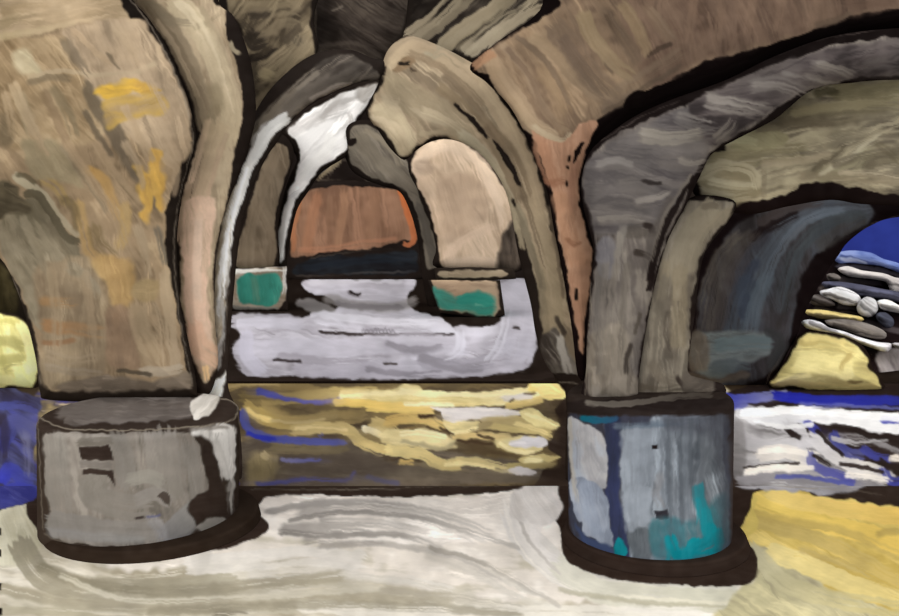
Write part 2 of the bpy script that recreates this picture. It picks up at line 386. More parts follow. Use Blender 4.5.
p.S([(770, 552), (810, 566), (850, 584), (899, 600)], 20, (232, 212, 146), (222, 200, 130), a=.9, dry=.12)
p.S([(800, 549), (850, 566), (899, 592)], 8, (190, 168, 108), a=.7, dry=.35)
p.S([(752, 548), (770, 570), (800, 590), (850, 602), (899, 610)], 18, (190, 182, 150), (198, 182, 124), a=.8, dry=.25)
p.S([(742, 535), (752, 525), (748, 510), (752, 498)], 12, (214, 190, 104), a=.85, dry=.15)
p.S([(878, 535), (884, 532), (899, 531)], 8, (178, 154, 88), a=.7, dry=.2)
# shadow around the pedestals, painted dark on the floor
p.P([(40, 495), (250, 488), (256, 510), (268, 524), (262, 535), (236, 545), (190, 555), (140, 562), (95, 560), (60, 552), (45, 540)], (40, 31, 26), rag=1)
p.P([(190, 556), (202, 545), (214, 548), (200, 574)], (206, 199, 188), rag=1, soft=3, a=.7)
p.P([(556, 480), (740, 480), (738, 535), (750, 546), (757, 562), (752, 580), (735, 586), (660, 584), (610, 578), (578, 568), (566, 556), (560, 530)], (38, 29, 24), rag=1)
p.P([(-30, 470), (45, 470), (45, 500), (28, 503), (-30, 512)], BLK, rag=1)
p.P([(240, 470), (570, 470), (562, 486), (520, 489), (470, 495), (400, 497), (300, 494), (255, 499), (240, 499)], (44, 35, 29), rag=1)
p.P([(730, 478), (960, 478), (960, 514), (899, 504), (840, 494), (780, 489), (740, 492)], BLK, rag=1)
p.P(z(400, 370, 4.495, [(505, 560), (560, 520), (620, 512), (700, 510), (715, 560), (730, 640), (640, 700), (500, 660)]), [(206, 198, 190), (224, 217, 210), (214, 206, 200)], 60, soft=2, rag=1)
p.P([(-30, 480), (36, 480), (38, 496), (20, 504), (-30, 512)], [(54, 55, 118), (66, 68, 136), (84, 84, 138)], 20, rag=2)
p.P([(738, 484), (850, 484), (862, 490), (830, 494), (760, 489)], [(140, 136, 138), (176, 172, 174)], 4, rag=2, soft=2)
p.S([(740, 480), (790, 487), (850, 490), (899, 498)], 1.6, CHALK, a=.55, dry=.45)
p.S([(252, 489), (330, 490), (420, 488), (520, 484)], 1.4, CHALK, a=.6, dry=.4)
for yy in (528, 550, 583, 608): p.P([(-4, yy), (1.5, yy), (1.5, yy + 7), (-4, yy + 7)], (14, 10, 8), rag=.3, sm=False)
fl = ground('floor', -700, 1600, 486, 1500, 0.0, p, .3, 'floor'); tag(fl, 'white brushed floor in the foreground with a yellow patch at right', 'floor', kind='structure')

# ================================================================== CANAL between the two floors
p = Paint((52, 42, 32), 6)
BL = (62, 66, 150)
TN, TD = (140, 122, 84), (98, 84, 62)
p.P([(46, 384), (236, 384), (236, 488), (46, 488)], [(61, 58, 130), (92, 82, 70), (140, 122, 84), (196, 174, 120)], 3, rag=2, soft=3)
p.P([(580, 384), (724, 384), (724, 488), (580, 488)], [(92, 82, 70), (140, 122, 84), (206, 186, 134), (176, 172, 174)], 3, rag=2, soft=3)
p.P([(225, 376), (600, 376), (560, 400), (556, 470), (548, 482), (400, 490), (250, 490), (240, 440)], [(74, 62, 48), (96, 82, 60), (122, 104, 70)], 2, rag=2, soft=3)
p.P([(243, 440), (400, 448), (548, 466), (546, 480), (420, 487), (300, 488), (245, 486)], [(80, 70, 62), (98, 88, 76), (112, 100, 86)], 2, rag=2, soft=4)
zl = lambda q: z(220, 370, 4.495, q)
zr = lambda q: z(400, 370, 4.495, q)
p.S(zl([(30, 70), (150, 50), (260, 55), (380, 85), (560, 110)]), 10, (136, 116, 78), (122, 104, 70), dry=.1)
p.S(zl([(100, 120), (300, 130), (520, 100), (700, 100)]), 12, (112, 96, 64), (206, 182, 122), dry=.2)
p.S(zl([(110, 165), (200, 215), (330, 240), (500, 215), (640, 205)]), 14, (186, 160, 96), (128, 110, 76), dry=.15)
p.S(zl([(200, 150), (260, 200), (350, 225), (520, 200)]), 10, (160, 138, 90), (140, 122, 86), dry=.25, a=.8)
p.S(zl([(330, 270), (480, 260), (580, 275), (640, 330), (760, 375)]), 12, (190, 168, 118), (214, 190, 128), dry=.15)
p.S(zl([(240, 345), (420, 355), (560, 350)]), 12, (126, 112, 84), (104, 92, 70), a=.8, dry=.25)
p.P(zl([(115, 420), (140, 380), (200, 360), (250, 390), (250, 460), (200, 510), (130, 520)]), [(120, 106, 78), (146, 130, 96)], 80, soft=6)
p.S(zl([(195, 375), (215, 390)]), 7, (196, 176, 136), a=.9, dry=.1)
p.S(zl([(100, 185), (125, 260), (200, 300), (350, 318), (560, 325)]), [9, 9, 8, 7, 6], (72, 76, 144), (81, 84, 148), dry=.2)
p.S(zl([(120, 285), (200, 305), (250, 310)]), 5, (43, 49, 155), a=.9)
p.S(zl([(170, 95), (230, 110), (330, 135), (460, 145), (540, 125)]), [8, 5, 4, 4, 4], (54, 60, 147), (117, 107, 156), dry=.15)
p.S(zl([(275, 403), (360, 410), (450, 405)]), 4.5, (120, 117, 152), (85, 85, 146), dry=.25)
p.S(zl([(170, 510), (300, 500), (420, 490), (560, 500), (610, 460)]), 5, (66, 68, 135), (89, 84, 125), a=.85, dry=.3)
p.S(zl([(450, 290), (458, 300)]), 5, (93, 93, 152))
p.S(zl([(660, 480), (740, 505), (800, 510)]), 5, (84, 83, 119), a=.7, dry=.3)
p.S(zl([(690, 235), (760, 265), (800, 300)]), 12, (196, 174, 120), a=.9)
p.S(zl([(650, 265), (730, 295)]), 7, (240, 228, 196), (222, 204, 156), dry=.05)
p.P(zl([(540, 95), (640, 85), (760, 100), (830, 65), (899, 80), (899, 135), (700, 140), (560, 135)]), [(206, 186, 134), (226, 206, 152)], 3, soft=1.5, rag=1)
p.S(zl([(520, 145), (640, 150), (760, 165), (899, 175)]), 8, (226, 194, 112), (222, 186, 100), dry=.08)
p.S(zl([(740, 395), (830, 388), (899, 400)]), 8, (66, 54, 42), a=.9)
p.S(zl([(810, 415), (870, 418)]), 6, (206, 176, 112))
# bright right half, yellow reflections painted on the water
p.P(zr([(-120, 85), (-40, 90), (20, 62), (80, 85), (200, 95), (420, 95), (560, 75), (630, 50), (690, 55), (740, 100), (730, 125), (640, 120), (560, 150), (440, 160), (250, 165), (100, 165), (-110, 140)]), [(214, 192, 130), (232, 214, 158), (238, 224, 176)], 2, soft=1.2, rag=1)
p.S(zr([(590, 80), (640, 65), (690, 85), (730, 110)]), 11, (232, 206, 126), (216, 196, 138), dry=.05)
p.S(zr([(465, 125), (530, 118), (590, 122)]), 7, (214, 206, 204))
p.S(zr([(490, 142), (510, 135)]), 3, (60, 46, 36))
p.S(zr([(560, 105), (610, 103)]), 3, (70, 56, 44), a=.7)
p.S(zr([(-140, 165), (60, 172), (140, 185)]), 11, (226, 194, 112), (220, 190, 122), dry=.05)
p.S(zr([(480, 165), (560, 150), (640, 130)]), 7, (214, 188, 122))
p.S(zr([(-60, 232), (60, 215), (130, 225), (190, 260)]), 11, (196, 164, 100), (216, 188, 122), dry=.15)
p.S(zr([(85, 205), (150, 212)]), 3.5, (58, 44, 34)); p.S(zr([(120, 258), (195, 280)]), 3, (58, 44, 34))
p.P(zr([(-90, 280), (80, 265), (180, 280), (250, 320), (245, 350), (180, 365), (80, 350), (-80, 325)]), [(216, 196, 142), (232, 216, 168)], 10, soft=2)
p.S(zr([(10, 320), (100, 335), (180, 355), (235, 335)]), 4, (160, 148, 118), a=.8, dry=.2)
p.S(zr([(-60, 362), (80, 375), (180, 420), (260, 430)]), 12, (226, 206, 146), (206, 184, 126), dry=.1)
p.P(zr([(190, 225), (270, 220), (355, 235), (345, 270), (290, 292), (225, 275)]), [(212, 194, 140), (228, 210, 156)], 10, soft=1)
p.S(zr([(240, 300), (340, 290), (420, 300), (490, 300)]), 8, (218, 190, 130), (206, 184, 132), dry=.1)
p.P(zr([(130, 165), (260, 170), (390, 165), (540, 190), (510, 210), (380, 220), (260, 232), (195, 225), (180, 190)]), [(214, 206, 204), (230, 222, 216)], 2, soft=1, rag=1)
p.S(zr([(380, 240), (500, 235), (600, 255), (670, 285)]), 13, (168, 150, 108), (212, 190, 130), dry=.12)
p.S(zr([(400, 250), (500, 265), (650, 282)]), 6, (196, 176, 120), (206, 186, 130), dry=.1)
p.P(zr([(340, 275), (355, 240), (420, 230), (400, 260), (350, 282)]), (134, 118, 88), soft=2)
p.S(zr([(315, 275), (345, 276)]), 3, (52, 40, 30))
p.P(zr([(545, 190), (580, 170), (620, 180), (650, 215), (715, 235), (715, 258), (660, 265), (590, 240)]), [(214, 196, 138), (230, 214, 156)], 25, soft=1, rag=1)
p.P(zr([(415, 320), (470, 310), (600, 300), (655, 320), (640, 350), (580, 380), (500, 378), (440, 350)]), [(216, 198, 142), (232, 216, 164)], 0, soft=1)
p.P(zr([(490, 325), (540, 305), (630, 302), (662, 325), (620, 350), (540, 345)]), [(208, 204, 210), (222, 216, 220)], 0, soft=1)
p.P(zr([(250, 320), (420, 325), (440, 352), (500, 380), (520, 392), (380, 385), (300, 360)]), (80, 66, 48), soft=3)
p.S(zr([(180, 430), (260, 410), (360, 415), (460, 440), (520, 445)]), 9, (206, 186, 130), (216, 198, 146), dry=.12)
p.S(zr([(480, 435), (600, 430), (690, 435)]), 7, (180, 164, 112), (150, 134, 92), dry=.1)
p.P(zr([(535, 398), (580, 382), (660, 382), (725, 402), (660, 418), (580, 418)]), [(186, 168, 118), (204, 186, 132)], 0, soft=1)
p.S(zr([(570, 400), (630, 402)]), 7, (236, 224, 176), a=.8)
p.P(zr([(480, 452), (540, 438), (610, 455), (600, 475), (540, 472)]), (210, 204, 206), soft=1, rag=1)
p.P(zr([(545, 285), (640, 290), (660, 180), (720, 250), (730, 380), (760, 480), (640, 480), (640, 360)]), BLK, a=.0)
# dark right margin in front of the blue pedestal
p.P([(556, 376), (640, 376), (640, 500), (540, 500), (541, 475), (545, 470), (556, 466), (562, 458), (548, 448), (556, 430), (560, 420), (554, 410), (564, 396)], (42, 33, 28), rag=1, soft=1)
for q in ([(535, 188), (600, 170), (650, 210), (712, 240), (712, 258), (650, 262), (580, 240)],): p.P(zr(q), [(214, 196, 138), (230, 214, 156)], 25, soft=1, rag=1)
p.S(zr([(660, 140), (680, 180)]), 6, (96, 82, 66), a=.8, dry=.3)
p.P(zr([(620, 60), (690, 50), (745, 100), (730, 125), (650, 120)]), [(222, 200, 132), (236, 216, 150)], 10, soft=1)
# left strip: blue water
p.P([(-30, 396), (36, 398), (36, 430), (35, 470), (38, 492), (10, 505), (-30, 515)], [(48, 44, 62), (67, 67, 100), (86, 86, 138), (62, 64, 137)], 30, rag=3, soft=2)
z0 = lambda q: z(0, 380, 2.99, q)
p.S(z0([(0, 80), (60, 75), (105, 90)]), 8, (71, 75, 138), (67, 67, 118), dry=.2)
p.S(z0([(0, 200), (40, 130), (90, 150)]), 18, (60, 63, 138), (88, 88, 128), dry=.2)
p.S(z0([(0, 300), (30, 265), (60, 290), (95, 300)]), 14, (56, 61, 173), (71, 74, 138), dry=.12)
p.S(z0([(0, 370), (40, 335), (95, 340)]), 20, (59, 63, 160), (63, 67, 164), dry=.12)
p.S(z0([(70, 160), (85, 220), (85, 280)]), 9, (110, 109, 140), a=.7, dry=.3)
p.S(z0([(5, 110), (15, 160), (10, 230)]), 10, (40, 34, 46), a=.7, dry=.3)
# right strip: white and blue water
z9 = lambda q: z(599, 380, 2.99, q)
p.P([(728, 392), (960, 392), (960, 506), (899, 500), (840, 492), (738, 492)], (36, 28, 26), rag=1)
p.P(z9([(400, 90), (480, 85), (560, 130), (620, 180), (700, 200), (760, 260), (850, 300), (850, 335), (740, 330), (600, 325), (460, 320), (410, 300), (395, 200)]), [(96, 92, 92), (138, 134, 136), (176, 172, 174)], 15, soft=2)
p.S(z9([(360, 42), (420, 58), (500, 50), (560, 45)]), 10, (43, 49, 155), (151, 151, 183), dry=.1)
p.S(z9([(380, 45), (400, 75), (440, 72)]), 8, (52, 56, 146), (92, 94, 157))
p.S(z9([(525, 45), (640, 58), (760, 60), (899, 62)]), 10, (34, 39, 161), (40, 44, 136), dry=.05)
p.S(z9([(600, 75), (760, 78), (899, 88)]), 5, (94, 98, 166), a=.8, dry=.25)
p.P(z9([(410, 90), (500, 80), (640, 88), (780, 95), (899, 105), (899, 160), (840, 155), (740, 140), (620, 130), (500, 138), (430, 120)]), [(206, 204, 208), (228, 226, 228)], 3, soft=1.5, rag=2)
p.S(z9([(400, 130), (440, 180), (500, 195), (600, 180), (680, 190)]), 14, (160, 156, 160), (206, 202, 204), dry=.15)
p.S(z9([(405, 130), (420, 200), (415, 280)]), 14, (120, 116, 116), (96, 92, 92), a=.7, dry=.2)
p.S(z9([(480, 225), (560, 215), (640, 235)]), 15, (206, 198, 192), (222, 214, 206), dry=.12)
p.S(z9([(440, 275), (540, 265), (640, 255)]), 8, (214, 206, 200), (226, 218, 210), dry=.1)
p.S(z9([(420, 305), (520, 290), (640, 300), (850, 330)]), 10, (140, 136, 140), (120, 116, 118), dry=.15)
p.S(z9([(560, 135), (600, 160), (620, 195)]), 14, (196, 192, 196), dry=.12)
p.P(z9([(640, 125), (700, 140), (780, 160), (899, 180), (899, 225), (820, 220), (740, 190), (660, 160)]), (38, 30, 28), soft=1.5)
p.S(z9([(690, 165), (800, 175), (899, 215)]), 6, (120, 114, 116), (150, 146, 148), a=.85, dry=.25)
p.S(z9([(640, 170), (700, 220), (780, 260), (870, 290)]), 16, (206, 202, 206), (214, 206, 198), dry=.15)
p.S(z9([(560, 150), (590, 165)]), 4, (30, 24, 24))
p.S(z9([(620, 130), (650, 150)]), 8, (55, 58, 147), a=.9)
p.S(z9([(700, 160), (730, 210), (790, 225)]), 10, (56, 60, 137), (85, 85, 129), dry=.2)
p.S(z9([(790, 205), (830, 230), (870, 235)]), 8, (62, 64, 137), dry=.2)
p.S(z9([(850, 120), (899, 118)]), 8, (65, 68, 157), dry=.1)
p.S(z9([(850, 265), (870, 300), (899, 300)]), 9, (60, 63, 138), dry=.2)
p.S(z9([(630, 220), (645, 260), (720, 285), (760, 305)]), 9, (93, 93, 149), (66, 67, 138), dry=.2)
p.S(z9([(530, 290), (620, 290), (760, 312)]), 4.5, (85, 88, 144), (72, 76, 144), dry=.2)
p.S(z9([(870, 235), (899, 235)]), 7, (206, 196, 186))
p.S(z9([(860, 340), (899, 350)]), 8, (150, 144, 140), a=.8, dry=.2)
p.smear(240, 383, 562, 490, 4, 26, .45); p.smear(0, 390, 40, 500, 60, 14, .5); p.smear(732, 392, 905, 500, 12, 18, .3)
K0 = (34, 27, 25)
for q, w in (([(700, 138), (760, 148), (800, 164), (870, 176)], 6), ([(650, 150), (690, 190), (730, 225)], 4), ([(720, 250), (800, 262), (850, 275)], 4), ([(560, 142), (580, 165), (600, 172)], 5), ([(640, 225), (690, 255)], 4), ([(840, 240), (880, 268), (905, 280)], 6), ([(430, 262), (520, 252), (600, 248)], 2), ([(880, 185), (905, 190)], 8)):
    p.S(z9(q), w, K0, a=.92, dry=.1)
for q, w, c in (([(430, 100), (560, 92), (700, 96), (899, 112)], 9, (236, 234, 236)), ([(500, 130), (560, 140), (640, 135)], 5, (220, 218, 220)), ([(480, 215), (560, 208), (620, 222)], 6, (230, 222, 214)), ([(440, 272), (520, 262), (640, 262)], 6, (228, 220, 212)), ([(690, 120), (780, 130), (890, 150)], 7, (226, 224, 226)), ([(700, 175), (780, 190), (860, 185)], 5, (170, 166, 168)), ([(740, 285), (820, 292), (860, 300)], 7, (224, 216, 208)), ([(880, 232), (905, 236)], 7, (220, 210, 200))):
    p.S(z9(q), w, c, a=.92, dry=.2)
for q, w, c in (([(0, 92), (100, 108), (260, 108), (420, 110), (560, 92), (640, 70)], 5, (240, 226, 178)), ([(20, 150), (120, 152), (240, 158)], 4, (244, 232, 190)), ([(0, 290), (90, 280), (200, 300)], 6, (240, 226, 182)), ([(520, 240), (600, 262), (660, 285)], 4, (226, 206, 148)), ([(230, 285), (300, 275), (345, 262)], 4, (236, 218, 166)), ([(450, 330), (520, 365), (600, 368)], 4, (238, 222, 172)), ([(200, 425), (300, 420), (420, 440)], 4, (232, 214, 160)), ([(560, 195), (620, 215), (700, 248)], 4, (240, 224, 172)), ([(590, 70), (650, 62), (720, 100)], 4, (244, 226, 156))):
    p.S(zr(q), w, c, a=.9, dry=.25)
for q, w in (([(255, 318), (330, 325), (415, 330)], 3), ([(90, 210), (150, 208)], 3), ([(180, 255), (240, 290)], 2.5), ([(350, 290), (420, 310)], 3)): p.S(zr(q), w, (62, 48, 36), a=.85, dry=.15)
for q, w, c in (([(540, 120), (660, 110), (780, 105), (899, 100)], 4, (238, 222, 172)), ([(340, 262), (460, 255), (570, 268)], 4, (214, 192, 142)), ([(120, 175), (170, 210), (230, 225)], 5, (222, 196, 130)), ([(230, 225), (360, 235), (470, 222)], 3, (176, 156, 112)), ([(40, 75), (160, 62), (260, 68)], 4, (152, 132, 92))):
    p.S(zl(q), w, c, a=.85, dry=.3)
cw = ground('canal_water', -260, 1160, 383.4, 489.5, -.02, p, .25, 'water')
tag(cw, 'canal of yellow, blue and white streaked water crossing behind both round pedestals', 'water')

# ================================================================== FLOOR, far hall
p = Paint(BLK)
LV, LW, LG = (180, 174, 181), (204, 199, 207), (146, 140, 144)
ze = lambda q: z(300, 200, 2.99, q)
p.P([(236, 320), (245, 316), (285, 318), (300, 318), (330, 312), (400, 322), (480, 326), (500, 322), (503, 304), (499, 288), (508, 280), (520, 279), (529, 283), (531, 300), (536, 330), (531, 362), (500, 374), (440, 377), (380, 379), (300, 377), (250, 374), (238, 362), (234, 350), (239, 338)], [LG, LV, LV, LW], 0, rag=2, soft=1.2)
p.P(ze([(0, 250), (60, 235), (200, 240), (330, 235), (345, 255), (320, 300), (340, 330), (430, 360), (470, 400), (480, 440), (380, 450), (200, 400), (60, 370), (30, 350), (60, 325), (120, 320), (90, 295), (50, 285)]), [LV, LW, (208, 204, 212)], 4, rag=2, soft=1.2)
p.P(ze([(0, 290), (50, 300), (110, 330), (60, 335), (20, 330), (-10, 310)]), (130, 124, 122), soft=2)
p.S(ze([(80, 295), (180, 315), (280, 320), (340, 300)]), 10, (146, 140, 138), (150, 144, 142), a=.75, dry=.25)
p.S(ze([(145, 275), (170, 285), (182, 278)]), 4, (40, 32, 30))
p.S(ze([(60, 395), (200, 402), (330, 402), (460, 402)]), 3, (50, 42, 40), dry=.1)
p.S(ze([(200, 390), (240, 385), (285, 395)]), 8, (150, 144, 150), a=.7, dry=.45)
p.S(ze([(260, 435), (340, 450), (430, 430)]), 12, (150, 144, 150), (170, 164, 172), a=.7, dry=.25)
p.S(ze([(-180, 450), (0, 445), (150, 440), (340, 425), (480, 440)]), 20, (188, 183, 192), (190, 184, 192), a=.75, dry=.15)
p.S(ze([(0, 500), (120, 505), (300, 510), (520, 500), (660, 480)]), 20, (170, 164, 172), (184, 178, 186), a=.75, dry=.2)
p.S(ze([(370, 480), (480, 500), (560, 490)]), 16, (150, 145, 152), a=.55, dry=.3)
p.S(ze([(600, 250), (670, 300), (670, 380), (650, 450)]), 34, (196, 191, 200), (188, 183, 192), a=.7, dry=.12)
p.S(ze([(640, 382), (655, 384)]), 3.5, (60, 52, 50)); p.S(ze([(250, 488), (290, 490)]), 2.5, (70, 62, 60))
for q, w, c in (([(-60, 470), (60, 480), (200, 474)], 9, (152, 146, 152)), ([(260, 425), (330, 448), (420, 440)], 7, (138, 132, 138)), ([(360, 470), (460, 500), (540, 498)], 10, (140, 134, 140)), ([(200, 505), (300, 520), (420, 518)], 6, (132, 126, 132)), ([(-180, 500), (-100, 515), (20, 520)], 8, (158, 152, 158)), ([(60, 340), (200, 360), (380, 370)], 8, (216, 212, 219)), ([(30, 245), (150, 245), (300, 245)], 7, (216, 212, 219)), ([(110, 305), (200, 320), (310, 322)], 6, (126, 120, 122)), ([(480, 400), (475, 450), (440, 470)], 10, (212, 208, 216)), ([(620, 330), (600, 420), (560, 480)], 9, (206, 202, 210))):
    p.S(ze(q), w, c, a=.75, dry=.28, f=2.5, jit=9)
for k in range(9): p.S(ze([(185 + k * 11, 394), (190 + k * 11, 384 + k % 3 * 2), (196 + k * 11, 396)]), 1.6, (128, 122, 128), a=.7, dry=.1)
zb = lambda q: z(0, 200, 2.99, q)
p.S(zb([(700, 365), (760, 360), (899, 365)]), 14, (200, 195, 204), (186, 181, 190), a=.8, dry=.12)
p.S(zb([(735, 400), (740, 470), (780, 510)]), 14, (190, 185, 196), a=.8, dry=.15)
p.S(zb([(820, 478), (899, 482)]), 3, (50, 42, 42))
p.S(zb([(700, 350), (760, 345)]), 4, (170, 164, 168), dry=.2)
p.S([(228, 380), (300, 382), (400, 384), (520, 378), (560, 372)], 8, (44, 35, 30), a=.9)
fb = ground('floor', -420, 1300, 277, 381.2, 0.0, p, .25, 'floor'); tag(fb, 'pale lavender floor of the far hall beyond the canal', 'floor', kind='structure')

# ================================================================== LEFT NEAR PIER
base = (-1.6, 4.5, 0.0)
pier = thing('stone_pier', base, 'tall taupe pier with yellow ochre patches, flaring upward from the round grey pedestal at left', 'pier')
p = Paint((46, 38, 32), 4)
G1, G2, G3 = (104, 97, 88), (128, 119, 109), (150, 141, 130)
zd = lambda q: z(0, 380, 2.99, q)
# top disc
p.P([(35, 396), (245, 392), (240, 420), (200, 430), (60, 432), (36, 424)], (50, 41, 35), rag=1)
p.P(zd([(175, 100), (210, 60), (300, 45), (450, 40), (560, 45), (580, 90), (540, 115), (420, 125), (300, 130), (190, 135), (200, 115)]), [(84, 76, 70), (104, 95, 88), (120, 111, 104)], 3, soft=2)
p.S(zd([(180, 100), (300, 95), (560, 100)]), 14, (112, 103, 96), (92, 84, 78), a=.7, dry=.3)
p.P(zd([(574, 68), (610, 35), (640, 0), (662, -20), (656, 40), (646, 90), (610, 106), (585, 116), (572, 108)]), [(190, 182, 168), (226, 218, 206)], -50, rag=2, soft=1.5)  # white highlight painted on the disc at the arch foot
# front
p.P(zd([(130, 165), (180, 158), (340, 160), (400, 152), (560, 160), (585, 180), (605, 240), (620, 300), (625, 400), (590, 440), (480, 495), (380, 500), (200, 485), (145, 460), (150, 390), (135, 330), (133, 220)]), [G1, G2, G2, G3], 82, rag=2, soft=1.5)
p.S(zd([(165, 180), (170, 260), (180, 370)]), 24, (141, 134, 124), (124, 117, 108), a=.7, dry=.2)
p.S(zd([(350, 170), (370, 230), (380, 310)]), 20, (124, 117, 108), (130, 123, 114), a=.8, dry=.15)
p.S(zd([(480, 175), (490, 260), (500, 340)]), 34, (139, 131, 122), (128, 121, 111), a=.8, dry=.15)
p.S(zd([(560, 200), (580, 280), (590, 370)]), 20, (133, 126, 117), a=.7, dry=.2)
p.S(zd([(300, 290), (270, 330), (330, 370), (430, 380)]), 26, (122, 115, 105), (130, 123, 114), a=.8, dry=.15)
p.S(zd([(390, 300), (440, 285), (480, 300)]), 14, (141, 135, 124), a=.8)
p.S(zd([(415, 355), (470, 340), (500, 360)]), 14, (135, 128, 120), a=.85)
p.S(zd([(150, 420), (250, 435), (380, 450), (480, 450)]), 20, (124, 118, 111), (142, 135, 127), a=.85, dry=.12)
p.S(zd([(150, 455), (280, 470), (420, 475)]), 10, (131, 127, 124), (147, 143, 137), a=.7, dry=.2)
p.S(zd([(500, 470), (560, 420), (610, 380)]), 26, (126, 122, 120), (136, 133, 126), a=.85, dry=.12)
p.S(zd([(450, 420), (480, 450), (490, 490)]), 12, (145, 141, 139), a=.7, dry=.2)
p.P(zd([(232, 202), (330, 195), (335, 240), (245, 238)]), (44, 35, 30), rag=1, sm=False)
p.P(zd([(245, 265), (340, 268), (342, 318), (320, 285), (245, 282)]), (44, 35, 30), rag=1, sm=False)
p.S(zd([(235, 188), (330, 180)]), 8, (112, 104, 94), dry=.1); p.S(zd([(240, 252), (330, 255)]), 6, (118, 110, 102))
p.P(zd([(470, 345), (490, 332), (510, 350), (508, 375), (485, 360)]), (62, 54, 48), rag=1)
p.S(zd([(405, 412), (430, 410)]), 2, (40, 32, 30)); p.S(zd([(440, 410), (480, 405)]), 2.5, (84, 84, 120), a=.6)
p.P(zd([(580, 440), (620, 408), (670, 412), (710, 445), (690, 465), (630, 480)]), [(112, 106, 100), (128, 121, 114)], 10, soft=1.2, rag=1, sm=False)
p.P(zd([(575, 152), (640, 142), (700, 145), (705, 240), (700, 330), (690, 300), (665, 290), (645, 230), (640, 180), (600, 165)]), [(150, 144, 136), (196, 190, 182), (226, 220, 212)], 84, rag=3, soft=3)  # white highlight painted down the right side of the drum
p.S(zd([(640, 150), (680, 150), (688, 220), (684, 290)]), [6, 14, 12, 8], (226, 220, 212), (196, 190, 182), dry=.25)
p.S(zd([(640, 180), (660, 230), (670, 290)]), 9, (180, 174, 166), a=.8, dry=.3)
p.S(zd([(688, 310), (684, 360), (690, 400)]), 7, (150, 144, 136), a=.7, dry=.35)
p.S(zd([(570, 150), (620, 142), (680, 140)]), 4, (130, 122, 112), a=.7, dry=.3)
p.S(zd([(115, 110), (200, 145), (380, 150), (560, 142), (680, 125), (712, 90), (690, 62), (660, 55)]), 1.6, CHALK, a=.75, dry=.2)
p.S(zd([(112, 110), (118, 240), (125, 400), (130, 450)]), 1.3, CHALK, a=.4, dry=.35)
p.S(zd([(712, 100), (725, 240), (740, 410)]), 1.3, CHALK, a=.5, dry=.35)
p.S(zd([(130, 460), (220, 495), (400, 510), (560, 480), (740, 430)]), 1.3, CHALK, a=.4, dry=.4)
p.P(zd([(560, 380), (620, 330), (690, 330), (715, 300), (718, 430), (640, 490), (520, 520), (500, 505), (590, 450)]), (40, 32, 27), rag=1, soft=2)
p.P(zd([(585, 440), (622, 410), (668, 412), (705, 440), (690, 458), (630, 478)]), [(118, 112, 104), (140, 133, 124)], 10, soft=1.5, rag=1, sm=False)
p.S(zd([(692, 300), (688, 350), (692, 395)]), 7, (166, 160, 152), a=.85, dry=.35)
p.P(zd([(606, 200), (640, 220), (660, 300), (672, 330), (675, 400), (630, 405), (628, 380), (622, 300)]), (40, 32, 27), rag=1, soft=2)
drum('pedestal', -1.54, 4.5, .474, .478, 0, .545, p, pier)['label'] = 'round grey pedestal with a painted white highlight'
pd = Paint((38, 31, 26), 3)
drum('shadow_plinth', -1.462, 4.47, .515, .505, 0, .05, pd, pier, bev=.015, nz=12)  # low dark disc standing in for the shadow under the pedestal
# ---- left pier shaft
p = Paint((44, 36, 30), 4)
T1, T2, T3 = (122, 103, 80), (152, 129, 101), (180, 155, 122)
z4a = lambda q: z(0, 0, 4.495, q)
z4b = lambda q: z(0, 130, 4.495, q)
z4c = lambda q: z(0, 260, 4.495, q)
p.P([(-40, -40), (108, -40), (119, 0), (126, 15), (140, 19), (158, 45), (170, 75), (182, 100), (190, 135), (193, 142), (180, 152), (181, 165), (174, 185), (166, 212), (166, 250), (172, 285), (180, 330), (188, 378), (190, 386), (120, 388), (52, 391), (44, 385), (40, 360), (30, 320), (20, 290), (4, 262), (-40, 240)], [T1, T2, T2, T3], 66, rag=1.5, soft=1.5, sm=False)
p.P([(-40, -40), (110, -40), (120, 0), (128, 20), (80, 22), (40, 33), (-40, 40)], [(158, 136, 106), (186, 162, 130)], -8, rag=2, soft=3)
p.P(z4a([(280, 140), (380, 105), (620, 85), (680, 150), (760, 280), (830, 430), (860, 560), (840, 720), (700, 700), (560, 600), (420, 420), (340, 260)]), [(150, 129, 104), (172, 149, 121), (186, 162, 132)], 68, rag=2, soft=4)
p.P(z4a([(0, 190), (120, 170), (280, 170), (340, 300), (420, 420), (480, 560), (400, 640), (-20, 640)]), [(130, 108, 80), (156, 132, 100), (182, 158, 124)], 50, soft=6)
p.S(z4a([(0, 165), (160, 140), (330, 105)]), 7, (186, 166, 128), (176, 154, 122), a=.75, dry=.25)
p.S(z4a([(0, 120), (90, 80), (180, 100)]), 12, (140, 122, 90), a=.5, dry=.3)
p.P(z4a([(50, 250), (90, 220), (140, 240), (180, 320), (140, 340), (90, 330)]), [(186, 170, 136), (206, 190, 158)], 45, soft=6, a=.85)
p.S(z4a([(130, 350), (260, 320), (420, 335), (600, 325), (700, 285)]), 5, (176, 156, 126), a=.7, dry=.3)
p.S(z4a([(130, 370), (230, 345), (320, 355)]), 7, (108, 94, 74), a=.6, dry=.3)
p.S(z4a([(290, 190), (340, 260), (390, 330)]), 11, (106, 93, 76), a=.6, dry=.25)
p.S(z4a([(390, 380), (430, 470), (500, 570), (560, 680), (640, 830), (700, 940)]), [10, 15, 17, 15, 10, 7], (98, 86, 70), (102, 90, 76), a=.75, dry=.2)
p.S(z4a([(380, 500), (430, 590), (500, 700)]), 6, (82, 72, 60), a=.6, dry=.3)
p.S(z4a([(90, 420), (120, 520), (150, 600)]), 12, (158, 142, 112), a=.6, dry=.3); p.S(z4a([(240, 400), (300, 500), (340, 600)]), 10, (118, 104, 80), a=.6, dry=.3)
